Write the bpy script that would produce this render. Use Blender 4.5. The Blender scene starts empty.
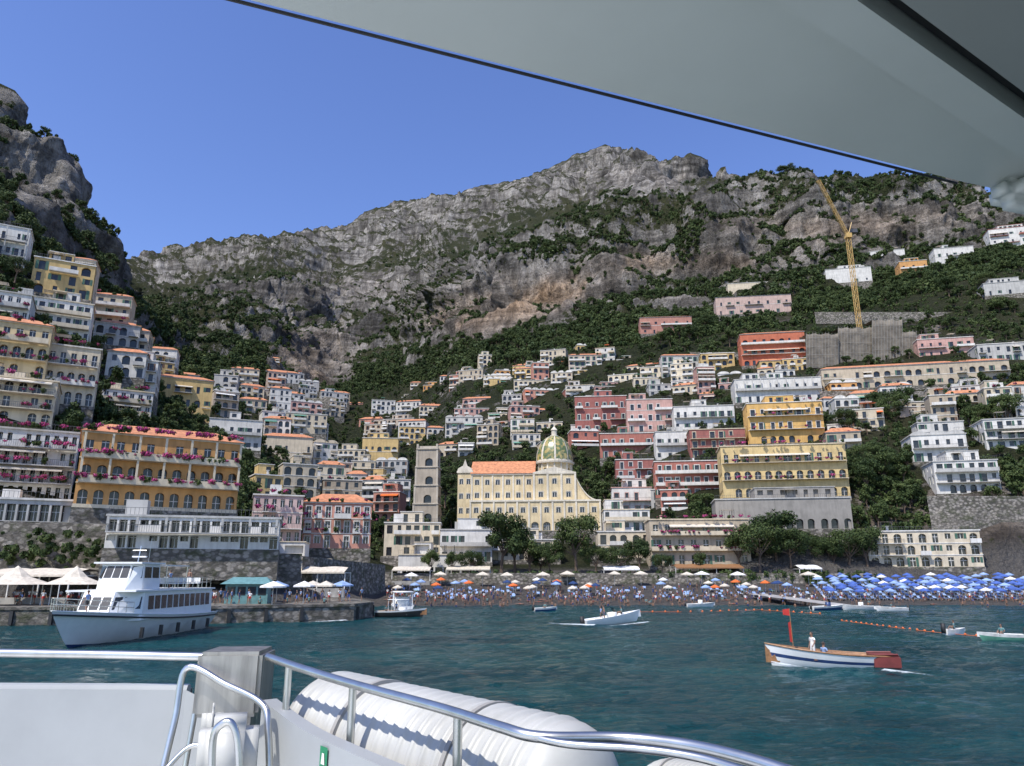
import bpy, math, random
import numpy as np
from mathutils import Vector, Matrix, noise
random.seed(7); np.random.seed(7)
R=random.random
def U(a,b): return random.uniform(a,b)
sc=bpy.context.scene; COL=sc.collection
sc.view_settings.view_transform='Standard'; sc.view_settings.look='None'
FL=740.0; PT=math.radians(14.7); H=5.0
cp,sp=math.cos(PT),math.sin(PT)
def bs(u,v):
    a=(u-512)/FL; c=(383-v)/FL; Y=cp-c*sp; Z=sp+c*cp
    return a/Y, Z/Y
def W(u,v,D):
    b,s=bs(u,v); return Vector((b*D,D,H+s*D))
def ground(u,v,z=0.0):
    b,s=bs(u,v); D=(z-H)/s; return Vector((b*D,D,z))
# ---------------------------------------------------------------- materials
def nodes(name):
    m=bpy.data.materials.new(name); m.use_nodes=True
    nt=m.node_tree; return m,nt,nt.nodes['Principled BSDF']
def N(nt,t,**k):
    n=nt.nodes.new(t)
    for a,b in k.items(): setattr(n,a,b)
    return n
def noisen(nt,scale,detail=4,vec=None,rough=.6):
    n=N(nt,'ShaderNodeTexNoise'); n.inputs['Scale'].default_value=scale
    n.inputs['Detail'].default_value=detail; n.inputs['Roughness'].default_value=rough
    if vec is not None: nt.links.new(vec,n.inputs['Vector'])
    return n.outputs['Fac']
def coord(nt,scale=None,kind='Object'):
    tc=N(nt,'ShaderNodeTexCoord').outputs[kind]
    if scale:
        mp=N(nt,'ShaderNodeMapping'); mp.inputs['Scale'].default_value=scale
        nt.links.new(tc,mp.inputs['Vector']); return mp.outputs[0]
    return tc
def ramp(nt,fac,stops):
    r=N(nt,'ShaderNodeValToRGB'); nt.links.new(fac,r.inputs[0]); e=r.color_ramp.elements
    while len(e)<len(stops): e.new(.5)
    for i,(p,c) in enumerate(stops):
        e[i].position=p; e[i].color=(c,c,c,1) if isinstance(c,(int,float)) else (*c,1)
    return r.outputs[0]
def mix(nt,f,a,b,mode='MIX'):
    m=N(nt,'ShaderNodeMix',data_type='RGBA',blend_type=mode)
    for s,i in ((f,0),(a,6),(b,7)):
        if isinstance(s,(int,float)): m.inputs[i].default_value=s if i==0 else (s,s,s,1)
        elif isinstance(s,tuple): m.inputs[i].default_value=(*s,1)
        else: nt.links.new(s,m.inputs[i])
    return m.outputs[2]
def mth(nt,op,a,b=0.0,clamp=False):
    m=N(nt,'ShaderNodeMath',operation=op); m.use_clamp=clamp
    for i,s in enumerate((a,b)):
        if isinstance(s,(int,float)): m.inputs[i].default_value=s
        else: nt.links.new(s,m.inputs[i])
    return m.outputs[0]
def bump(nt,p,h,dist,strength=1):
    b=N(nt,'ShaderNodeBump'); b.inputs['Distance'].default_value=dist; b.inputs['Strength'].default_value=strength
    nt.links.new(h,b.inputs['Height']); nt.links.new(b.outputs[0],p.inputs['Normal'])
def mat(name,col,rough=.7,metal=0,ns=2.0,amt=.25,bmp=0,sc3=None):
    m,nt,p=nodes(name)
    f=noisen(nt,ns,6,coord(nt,sc3))
    lo=tuple(c*(1-amt) for c in col); hi=tuple(min(1,c*(1+amt)) for c in col)
    nt.links.new(ramp(nt,f,[(.3,lo),(.7,hi)]),p.inputs['Base Color'])
    p.inputs['Roughness'].default_value=rough; p.inputs['Metallic'].default_value=metal
    if bmp: bump(nt,p,f,bmp)
    return m
def plaster():
    m,nt,p=nodes('weathered_plaster')
    oc=N(nt,'ShaderNodeObjectInfo').outputs['Color']
    a=noisen(nt,.35,6,coord(nt)); b=noisen(nt,1.0,5,coord(nt,(1.3,1.3,.2)))
    f=mth(nt,'MULTIPLY',ramp(nt,a,[(.3,.76),(.6,1.0)]),ramp(nt,b,[(.3,.76),(.55,1.0)]))
    nt.links.new(mix(nt,1.0,oc,f,'MULTIPLY'),p.inputs['Base Color'])
    p.inputs['Roughness'].default_value=.85
    return m
def stonemat():
    m,nt,p=nodes('stone_masonry'); c=coord(nt,(1,1,1.5))
    v=N(nt,'ShaderNodeTexVoronoi'); v.inputs['Scale'].default_value=1.3; nt.links.new(c,v.inputs['Vector'])
    n=noisen(nt,.5,8,c,.7)
    a=ramp(nt,v.outputs['Color'],[(.2,(.15,.135,.115)),(.8,(.33,.30,.26))])
    a=mix(nt,ramp(nt,v.outputs['Distance'],[(.42,0.0),(.6,.7)]),a,(.06,.055,.045))
    a=mix(nt,ramp(nt,n,[(.5,0.0),(.62,.75)]),a,(.05,.06,.025))
    nt.links.new(a,p.inputs['Base Color']); p.inputs['Roughness'].default_value=.95; bump(nt,p,n,.5)
    return m
M={}
M['pl']=plaster()
M['glass']=mat('window_glass',(.030,.034,.038),.15,0,.6,.6)
M['shut_g']=mat('green_shutter',(.05,.12,.08),.6)
M['shut_b']=mat('brown_shutter',(.14,.07,.04),.6)
M['frame']=mat('white_frame',(.7,.69,.65),.5)
M['tile']=mat('terracotta_tile',(.50,.21,.10),.8,0,1.2,.4,.05)
M['stone']=stonemat()
M['rail']=mat('iron_rail',(.10,.10,.10),.5,.3)
M['steel']=mat('stainless_steel',(.60,.60,.57),.32,1,8,.15)
M['wpaint']=mat('white_paint',(.78,.79,.77),.35,0,1.5,.05)
M['bpaint']=mat('bulwark_paint',(.33,.345,.345),.4,0,1.1,.12)
M['soffit']=mat('soffit_paint',(.50,.55,.51),.35,0,1.6,.06)
M['cpaint']=mat('canister_grp',(.46,.46,.43),.45,0,2.5,.14)
M['conc']=mat('concrete',(.33,.32,.30),.85,0,.8,.3,.03)
M['dark']=mat('dark_rubber_and_shade',(.03,.03,.03),.6)
M['navy']=mat('navy_paint',(.03,.06,.16),.4)
M['maroon']=mat('maroon_paint',(.17,.035,.03),.45)
M['wood']=mat('varnished_wood',(.28,.14,.06),.5,0,6,.35)
M['red']=mat('red_fabric',(.55,.04,.03),.7)
M['orange']=mat('orange_plastic',(.75,.16,.03),.5)
M['canvas']=mat('cream_canvas',(.60,.54,.44),.8)
M['canvw']=mat('white_canvas',(.76,.75,.72),.8)
M['blue']=mat('blue_fabric',(.06,.12,.38),.75,0,1,.3)
M['lblue']=mat('light_blue_fabric',(.25,.36,.58),.75,0,1,.3)
M['awng']=mat('green_awning',(.10,.28,.20),.7)
M['yel']=mat('crane_yellow',(.55,.36,.12),.5)
M['net']=mat('scaffold_net',(.17,.15,.12),.9,0,.35,.4,.1)
M['skin']=mat('tanned_skin',(.27,.155,.10),.55,0,5,.1)
M['hair']=mat('dark_hair',(.05,.03,.02),.7)
M['bark']=mat('bark',(.12,.085,.06),.9,0,4,.4,.03)
M['teal']=mat('teal_paint',(.12,.25,.25),.5)
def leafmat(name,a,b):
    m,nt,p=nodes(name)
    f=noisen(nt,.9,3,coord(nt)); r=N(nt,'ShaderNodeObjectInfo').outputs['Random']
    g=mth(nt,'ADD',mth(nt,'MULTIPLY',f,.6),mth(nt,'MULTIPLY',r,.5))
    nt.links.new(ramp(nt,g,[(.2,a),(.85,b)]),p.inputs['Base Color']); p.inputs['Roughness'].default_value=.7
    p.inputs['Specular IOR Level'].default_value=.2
    return m
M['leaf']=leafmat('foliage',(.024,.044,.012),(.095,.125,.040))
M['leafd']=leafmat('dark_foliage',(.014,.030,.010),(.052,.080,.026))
M['boug']=leafmat('bougainvillea_flower',(.30,.03,.12),(.55,.09,.26))
def majolica():
    m,nt,p=nodes('majolica_tiles')
    c=coord(nt,None,'Object'); v=N(nt,'ShaderNodeTexVoronoi'); v.inputs['Scale'].default_value=1.3; nt.links.new(c,v.inputs['Vector'])
    a=ramp(nt,v.outputs['Color'],[(.30,(.11,.15,.06)),(.45,(.38,.30,.10)),(.62,(.42,.34,.14)),(.72,(.10,.15,.07))])
    nt.links.new(a,p.inputs['Base Color']); p.inputs['Roughness'].default_value=.3
    return m
M['maj']=majolica()
# ---------------------------------------------------------------- mesh builder
class MB:
    def __init__(s): s.v=[]; s.f=[]; s.m=[]
    def poly(s,pts,mi=0):
        n=len(s.v); s.v.extend([tuple(p) for p in pts]); s.f.append(tuple(range(n,n+len(pts)))); s.m.append(mi)
    def box(s,x0,y0,z0,x1,y1,z1,mi=0,T=None):
        c=[(x0,y0,z0),(x1,y0,z0),(x1,y1,z0),(x0,y1,z0),(x0,y0,z1),(x1,y0,z1),(x1,y1,z1),(x0,y1,z1)]
        if T is not None: c=[tuple(T@Vector(p)) for p in c]
        n=len(s.v); s.v.extend(c)
        for f in ((0,3,2,1),(4,5,6,7),(0,1,5,4),(1,2,6,5),(2,3,7,6),(3,0,4,7)):
            s.f.append(tuple(n+i for i in f)); s.m.append(mi)
    def grid(s,rows,mi=0,close=False,mf=None):
        n=len(s.v); k=len(rows[0])
        for r in rows: s.v.extend([tuple(p) for p in r])
        for i in range(len(rows)-1):
            for j in range(k if close else k-1):
                j2=(j+1)%k
                s.f.append((n+i*k+j,n+i*k+j2,n+(i+1)*k+j2,n+(i+1)*k+j)); s.m.append(mf(i,j) if mf else mi)
    def tube(s,pts,r,n=8,mi=0,caps=True):
        pts=[Vector(p) for p in pts]; rows=[]; rr=r if isinstance(r,(list,tuple)) else [r]*len(pts)
        prev=None
        for i,p in enumerate(pts):
            t=(pts[min(i+1,len(pts)-1)]-pts[max(i-1,0)]).normalized()
            if prev is None:
                a=t.cross(Vector((0,0,1)))
                if a.length<.1: a=t.cross(Vector((1,0,0)))
            else: a=prev-t*prev.dot(t)
            a.normalize(); prev=a; b=t.cross(a)
            rows.append([p+(a*math.cos(q*2*math.pi/n)+b*math.sin(q*2*math.pi/n))*rr[i] for q in range(n)])
        s.grid(rows,mi,True)
        if caps: s.poly(rows[0][::-1],mi); s.poly(rows[-1],mi)
    def lathe(s,c,prof,n=24,mi=0,mf=None,rib=0):
        rows=[]
        for (r,z) in prof:
            rows.append([(c[0]+(r*(1+(rib if q%4==0 else 0)))*math.cos(q*2*math.pi/n),c[1]+(r*(1+(rib if q%4==0 else 0)))*math.sin(q*2*math.pi/n),c[2]+z) for q in range(n)])
        s.grid(rows,mi,True,mf)
    def leaves(s,c,rad,n,size,mi=0,mi2=None,shell=.55):
        d=np.random.normal(size=(n,3)); d/=np.linalg.norm(d,axis=1)[:,None]
        rr=shell+(1-shell)*np.random.rand(n); p=d*rr[:,None]*np.array(rad)+np.array(c)
        a=np.random.normal(size=(n,3)); a/=np.linalg.norm(a,axis=1)[:,None]
        b=np.cross(a,d+.01); b/=np.linalg.norm(b,axis=1)[:,None]
        sz=size*(.6+.8*np.random.rand(n))[:,None]
        q=np.stack([p-a*sz,p-b*sz*.6,p+a*sz,p+b*sz*.6],1).reshape(-1,3)
        k=len(s.v); s.v.extend(map(tuple,q.tolist()))
        for i in range(n):
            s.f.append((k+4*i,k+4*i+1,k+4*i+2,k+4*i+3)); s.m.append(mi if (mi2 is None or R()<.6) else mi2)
    def mesh(s,name,mats,smooth=False):
        me=bpy.data.meshes.new(name); me.from_pydata(s.v,[],s.f)
        for k in mats: me.materials.append(M[k])
        me.polygons.foreach_set('material_index',s.m)
        if smooth: me.polygons.foreach_set('use_smooth',[True]*len(s.f))
        me.update(); return me
    def obj(s,name,mats,parent=None,smooth=False,color=None,loc=None,T=None):
        if not s.f: return None
        o=bpy.data.objects.new(name,s.mesh(name,mats,smooth)); COL.objects.link(o)
        if parent is not None: o.parent=parent
        if color: o.color=(*color,1)
        if T is not None: o.matrix_world=T
        if loc is not None: o.location=loc
        return o
def empty(name,T=None):
    e=bpy.data.objects.new(name,None); COL.objects.link(e); e.empty_display_size=.5
    if T is not None: e.matrix_world=T
    return e
def TR(loc,yaw=0,s=1): return Matrix.Translation(loc)@Matrix.Rotation(yaw,4,'Z')@Matrix.Scale(s,4)
# ---------------------------------------------------------------- terrain
ND=[None]*14
ND[3]=[(-400,104,545),(0,104,545),(180,112,560),(260,135,568),(340,175,565),(400,200,562),(600,205,560),(700,195,555),(800,190,530),(900,195,540),(1000,190,520),(1400,190,520)]
ND[4]=[(-400,120,430),(0,118,440),(60,122,455),(115,130,470),(180,155,482),(260,190,500),(340,260,510),(400,280,505),(600,270,500),(700,235,490),(800,225,480),(900,225,460),(1000,220,440),(1400,220,420)]
ND[5]=[(-400,140,320),(0,140,345),(60,150,370),(115,170,400),(180,210,430),(260,270,450),(340,420,450),(400,430,440),(460,370,440),(520,360,430),(600,340,420),(700,310,410),(800,300,400),(900,300,390),(1000,300,370),(1400,300,340)]
ND[6]=[(-400,190,160),(0,190,225),(60,200,290),(115,250,340),(180,330,385),(260,420,385),(340,600,395),(400,650,385),(460,500,372),(520,470,362),(600,450,348),(700,430,335),(800,420,325),(900,420,300),(1000,420,270),(1400,420,240)]
ND[7]=[(-400,330,100),(0,330,190),(60,340,250),(95,370,290),(115,400,325),(180,480,350),(260,600,350),(340,800,365),(400,850,340),(460,700,325),(520,640,318),(600,600,300),(700,580,282),(800,570,268),(900,560,262),(1000,560,240),(1400,560,220)]
ND[8]=[(-400,400,40),(0,400,112),(12,400,132),(35,400,155),(60,400,176),(75,402,208),(90,405,232),(104,410,250),(112,418,270),(118,450,305),(128,600,318),(180,650,320),(260,800,300),(310,900,308),(340,1000,320),(400,1000,300),(460,770,268),(500,710,256),(600,650,240),(700,622,215),(800,605,198),(900,600,205),(1000,600,208),(1400,600,230)]
ND[9]=[(-400,520,60),(0,520,135),(60,520,200),(90,520,260),(104,540,280),(118,600,296),(128,720,305),(180,800,300),(260,950,280),(340,1200,283),(400,1200,272),(460,860,258),(520,820,232),(600,790,203),(650,775,190),(700,760,186),(800,720,182),(900,700,180),(960,700,187),(1000,700,200),(1400,700,230)]
ND[10]=[(-400,900,200),(0,900,300),(118,900,295),(180,1050,285),(260,1200,268),(340,1450,264),(400,1450,252),(460,1250,246),(520,1200,230),(600,1150,205),(650,1120,195),(700,1100,200),(800,1100,208),(1000,1100,220),(1400,1100,240)]
ND[11]=[(-400,1500,280),(0,1500,300),(118,1500,282),(180,1500,270),(260,1600,256),(340,1750,245),(400,1800,226),(460,1800,214),(520,1800,202),(590,1750,182),(605,1600,166),(650,1550,168),(690,1600,172),(710,1700,190),(800,1750,205),(1400,1750,230)]
ND[12]=[(-400,2100,290),(0,2100,290),(118,2100,267),(160,2100,260),(200,2100,252),(240,2150,246),(300,2200,243),(340,2200,231),(375,2200,211),(400,2200,203),(430,2200,200),(470,2200,191),(510,2200,185),(530,2200,175),(555,2200,162),(575,2200,155),(595,2200,151),(615,2200,152),(640,2150,164),(680,2100,169),(700,2100,174),(715,2100,186),(760,2100,192),(800,2100,205),(1400,2100,240)]
ND[13]=[(u,D+500,v+50) for u,D,v in ND[12]]
SH=[(-400,92),(300,92),(345,112),(375,138),(700,141),(1400,140)]
BK=[(-400,97,2.6),(240,97,2.6),(300,105,2.6),(345,135,3),(380,172,3),(800,176,3.6),(1400,178,4.5)]
NB=[]
for k in range(14):
    if k<=1:
        L=[(bs(u,600)[0],D-(14 if k==0 else 0),-3.0 if k==0 else 0.0) for u,D in SH]
    elif k==2: L=[(bs(u,585)[0],D,z) for u,D,z in BK]
    else:
        L=[]
        for u,D,v in ND[k]:
            b,s=bs(u,v); L.append((b,D,H+s*D))
    NB.append(np.array(L))
def node(k,b): a=NB[k]; return float(np.interp(b,a[:,0],a[:,1])),float(np.interp(b,a[:,0],a[:,2]))
def hit(u,v):
    b,s=bs(u,v); pd,pz=node(0,b)
    for k in range(1,14):
        d,z=node(k,b)
        for i in range(1,13):
            t=i/12; D=pd+(d-pd)*t; Z=pz+(z-pz)*t
            if Z>=H+s*D: return D
        pd,pz=d,z
    return 2200.
def gz(x,D):
    b=x/D; pd,pz=node(0,b)
    for k in range(1,14):
        d,z=node(k,b)
        if D<=d: return pz+(z-pz)*(D-pd)/max(1e-6,d-pd)
        pd,pz=d,z
    return pz
ZN=[(40,180,75,70,-.8,0.05),(75,230,20,22,.3,0),(25,235,40,25,.4,0),(20,150,14,12,.5,0),(520,300,50,26,-.9,1),(460,320,40,22,-.5,.7),(575,288,40,18,-.6,.7),(640,262,50,14,-.6,.6),(740,262,45,18,-.8,.7),(740,225,40,14,-.4,.3),(815,232,45,18,-.7,.4),(875,225,45,20,-.6,.4),(950,215,45,20,-.7,.3),
 (310,350,45,28,-.7,.45),(325,378,30,22,-.7,.5),(400,320,40,40,.3,0),(640,215,80,22,.7,0),(560,245,60,18,.5,0),(690,245,18,40,.6,0),(780,235,16,40,.6,0),(910,240,14,30,.5,0),(880,188,110,12,.8,0),(850,290,120,22,.7,0),(940,300,80,30,.6,0),(660,345,90,28,.6,0),(600,320,60,14,.5,0),(780,318,30,8,-.8,.4),(690,300,24,8,-.7,.4),(930,325,30,7,-.7,.3),
 (650,178,50,14,-1.2,.1),(170,315,70,30,.5,0),(430,300,50,20,.3,0),(340,430,50,30,.4,0),(880,450,40,50,.3,0),(980,520,60,40,-.8,.5),(870,520,60,30,-.5,.4),(800,395,80,20,.2,0),(480,345,40,15,.5,0),(380,285,50,22,-.5,.1),(300,290,60,18,-.4,.1),(420,365,50,20,.4,0),(30,535,90,18,-.8,.2),(200,285,60,12,-.3,.1)]
ZB=[(*bs(z[0],z[1]),z[2]/FL,z[3]/FL,z[4],z[5]) for z in ZN]
segs=[4,8,10,26,36,40,56,86,44,16,50,56,8]
tv=[]
for k,n in enumerate(segs):
    for i in range(n): tv.append((k,i/n))
tv.append((12,1.0))
bc=np.concatenate([np.linspace(bs(-400,400)[0],bs(-60,400)[0],40,endpoint=False),np.linspace(bs(-60,400)[0],bs(1084,400)[0],720),np.linspace(bs(1084,400)[0],bs(1400,400)[0],40)[1:]])
NR,NC=len(tv),len(bc)
P=np.zeros((NR,NC,3))
for i,(k,t) in enumerate(tv):
    A,B=NB[k],NB[k+1]
    d0=np.interp(bc,A[:,0],A[:,1]); z0=np.interp(bc,A[:,0],A[:,2]); d1=np.interp(bc,B[:,0],B[:,1]); z1=np.interp(bc,B[:,0],B[:,2])
    D=d0+(d1-d0)*t; P[i,:,0]=bc*D; P[i,:,1]=D; P[i,:,2]=z0+(z1-z0)*t
for _ in range(3):
    Q=P.copy(); Q[60:-1]=(P[59:-2]+2*P[60:-1]+P[61:])/4; P=Q
gu=np.gradient(P,axis=1); gv=np.gradient(P,axis=0)
Nn=np.cross(gu,gv); Nn/=np.linalg.norm(Nn,axis=2)[:,:,None]+1e-9
Nn*=np.sign(Nn[:,:,2:3]+1e-9)
S=np.zeros((NR,NC)); 
for i,(k,t) in enumerate(tv):
    kk=k+t
    for j in range(NC):
        p=P[i,j]; x,y,z=p
        if kk<3: h=(noise.noise(Vector((x*.2,y*.2,0)))*.12) if kk>1 else 0
        elif kk<6: h=min(1,kk-3)*(noise.fractal(Vector((x*.05,y*.05,z*.05)),1,2,4)*1.6)
        else:
            w=min(1,(kk-6)/.6); far=max(0,min(1,(kk-9.3)/1))
            a=noise.ridged_multi_fractal(Vector((x*.011,y*.011,z*.006)),1.0,2.1,6,1.0,2.0)-1.1
            bb=noise.ridged_multi_fractal(Vector((x*.0040,y*.0040,z*.0016)),.85,2.1,8,1.0,2.0)-1.1
            st=noise.noise(Vector((x*.01,y*.01,z*.09)))
            fa=1-max(0,min(1,(kk-11.3)/.6))*.68
            if far<1:
                g=noise.ridged_multi_fractal(Vector((x*.035,y*.035,z*.007)),.9,2.2,5,1.0,2.0)-1.1
                cv=noise.noise(Vector((x*.014,y*.014,z*.03+9)))
                cm=max(0,min(1,(kk-6.7)/.5))*max(0,min(1,(9.0-kk)/.5))
                nr_=a*14+st*6+cv*11+cm*(g*4+cv*8+a*5)+g*4
            else: nr_=0
            h=w*((1-far)*nr_+far*fa*(bb*60+a*10+st*10))+2*noise.fractal(Vector((x*.05,y*.05,z*.05)),1,2,3)
            if 7.6<=kk<=9.1 and x/y<-.5: h=h*.75
        S[i,j]=h
P2=P+Nn*S[:,:,None]
gu=np.gradient(P2,axis=1); gv=np.gradient(P2,axis=0); N2=np.cross(gu,gv); N2/=np.linalg.norm(N2,axis=2)[:,:,None]+1e-9
nz=np.abs(N2[:,:,2])
Bv=P2[:,:,0]/P2[:,:,1]; Sv=(P2[:,:,2]-H)/P2[:,:,1]
kkv=np.array([k+t for k,t in tv])[:,None]*np.ones((1,NC))
veg=.62+(nz-.62)*1.7
veg=np.where(kkv>9.6,veg-.02-.12*np.clip((kkv-10)/2,0,1),veg)
tan=np.zeros((NR,NC))
for (b,s,rb,rs,dv,tn) in ZB:
    g=np.exp(-(((Bv-b)/rb)**2+((Sv-s)/rs)**2)*1.1); g=np.where((kkv>9.4)&(s<.50),g*.35,g)
    veg+=dv*g; tan+=tn*g
veg=np.where(kkv<2.6,0,veg); veg=np.where((kkv>=2.6)&(kkv<6),veg*.85,veg)
sand=np.clip((2.7-kkv)*4,0,1)*np.ones((NR,NC))
idx=np.arange(NR*NC).reshape(NR,NC)
fc=np.stack([idx[:-1,:-1],idx[:-1,1:],idx[1:,1:],idx[1:,:-1]],-1).reshape(-1,4)
me=bpy.data.meshes.new('hillside_terrain'); me.from_pydata(P2.reshape(-1,3).tolist(),[],fc.tolist())
for nm,ar in (('veg',veg),('tan',tan),('sand',sand)):
    a=me.attributes.new(nm,'FLOAT','POINT'); a.data.foreach_set('value',np.clip(ar,-2,2).astype(np.float32).ravel())
me.polygons.foreach_set('use_smooth',[True]*len(fc))
def terrain_mat():
    m,nt,p=nodes('limestone_and_scrub'); c=coord(nt)
    def at(n): return N(nt,'ShaderNodeAttribute',attribute_name=n).outputs['Fac']
    n1=noisen(nt,.05,10,c,.68); n2=noisen(nt,.35,8,c,.7); n3=noisen(nt,.012,6,c); n4=noisen(nt,1.1,5,c,.7)
    st=noisen(nt,.12,8,coord(nt,(1,1,.22)),.7)
    strata=noisen(nt,.05,6,coord(nt,(.25,.25,2.4)),.65)
    big=noisen(nt,.02,8,coord(nt,(1,1,.4)),.7)
    rock=ramp(nt,st,[(.28,(.10,.092,.085)),(.44,(.30,.28,.25)),(.66,(.56,.53,.49))])
    rock=mix(nt,.8,rock,ramp(nt,strata,[(.38,.26),(.56,1.0)]),'MULTIPLY')
    rock=mix(nt,.9,rock,ramp(nt,big,[(.38,.28),(.55,1.12)]),'MULTIPLY')
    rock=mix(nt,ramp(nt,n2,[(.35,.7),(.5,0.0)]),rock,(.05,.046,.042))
    tn=mth(nt,'MULTIPLY',at('tan'),ramp(nt,n3,[(.40,.25),(.56,1.0)]),True)
    rock=mix(nt,tn,rock,mix(nt,1,rock,(1.32,.98,.70),'MULTIPLY'))
    vc=ramp(nt,n2,[(.3,(.016,.022,.009)),(.55,(.046,.056,.022)),(.75,(.10,.10,.046))])
    vc=mix(nt,ramp(nt,n4,[(.40,.75),(.56,0.0)]),vc,(.012,.017,.007))
    vc=mix(nt,ramp(nt,n3,[(.4,0.0),(.65,.35)]),vc,(.12,.11,.06))
    vf=mth(nt,'ADD',at('veg'),mth(nt,'MULTIPLY',mth(nt,'SUBTRACT',mth(nt,'ADD',mth(nt,'MULTIPLY',n1,.5),mth(nt,'MULTIPLY',n2,.5)),.5),5.0))
    vf=ramp(nt,vf,[(.38,0.0),(.54,1.0)])
    c1=mix(nt,vf,rock,vc)
    sd=ramp(nt,noisen(nt,3,6,c),[(.3,(.12,.11,.10)),(.7,(.23,.215,.195))])
    nt.links.new(mix(nt,at('sand'),c1,sd),p.inputs['Base Color']); p.inputs['Roughness'].default_value=.95
    p.inputs['Specular IOR Level'].default_value=.15
    hb=mth(nt,'ADD',mth(nt,'MULTIPLY',st,9),mth(nt,'MULTIPLY',n2,3.2))
    bump(nt,p,hb,1.4,1.0)
    return m
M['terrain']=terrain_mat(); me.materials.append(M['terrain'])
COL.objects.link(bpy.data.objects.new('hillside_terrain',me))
# ---------------------------------------------------------------- foliage instancing
def bushmesh(name,mats,n=130,sz=.26):
    mb=MB()
    for i in range(5):
        a=U(0,6.28); r=U(0,.5)
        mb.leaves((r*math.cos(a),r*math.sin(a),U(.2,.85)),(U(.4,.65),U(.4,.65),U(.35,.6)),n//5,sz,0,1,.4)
    return mb.mesh(name,mats)
BM=[bushmesh('bush_%d'%i,['leaf','leafd'],150) for i in range(3)]
BG=bushmesh('bougainvillea_bush',['boug','leaf'],130,.2)
def scatter(name,items,child):
    vs=[];fs=[]
    for (x,y,z,s) in items:
        a=U(0,6.28); h=s*.5; n=len(vs)
        for q in range(4): vs.append((x+h*1.4142*math.cos(a+q*math.pi/2),y+h*1.4142*math.sin(a+q*math.pi/2),z))
        fs.append((n,n+1,n+2,n+3))
    m=bpy.data.meshes.new(name); m.from_pydata(vs,[],fs)
    o=bpy.data.objects.new(name,m); COL.objects.link(o)
    o.instance_type='FACES'; o.use_instance_faces_scale=True; o.instance_faces_scale=1.0
    o.show_instancer_for_render=False; o.show_instancer_for_viewport=False
    c=bpy.data.objects.new(name+'_plant',child); COL.objects.link(c); c.parent=o
    return o
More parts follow.
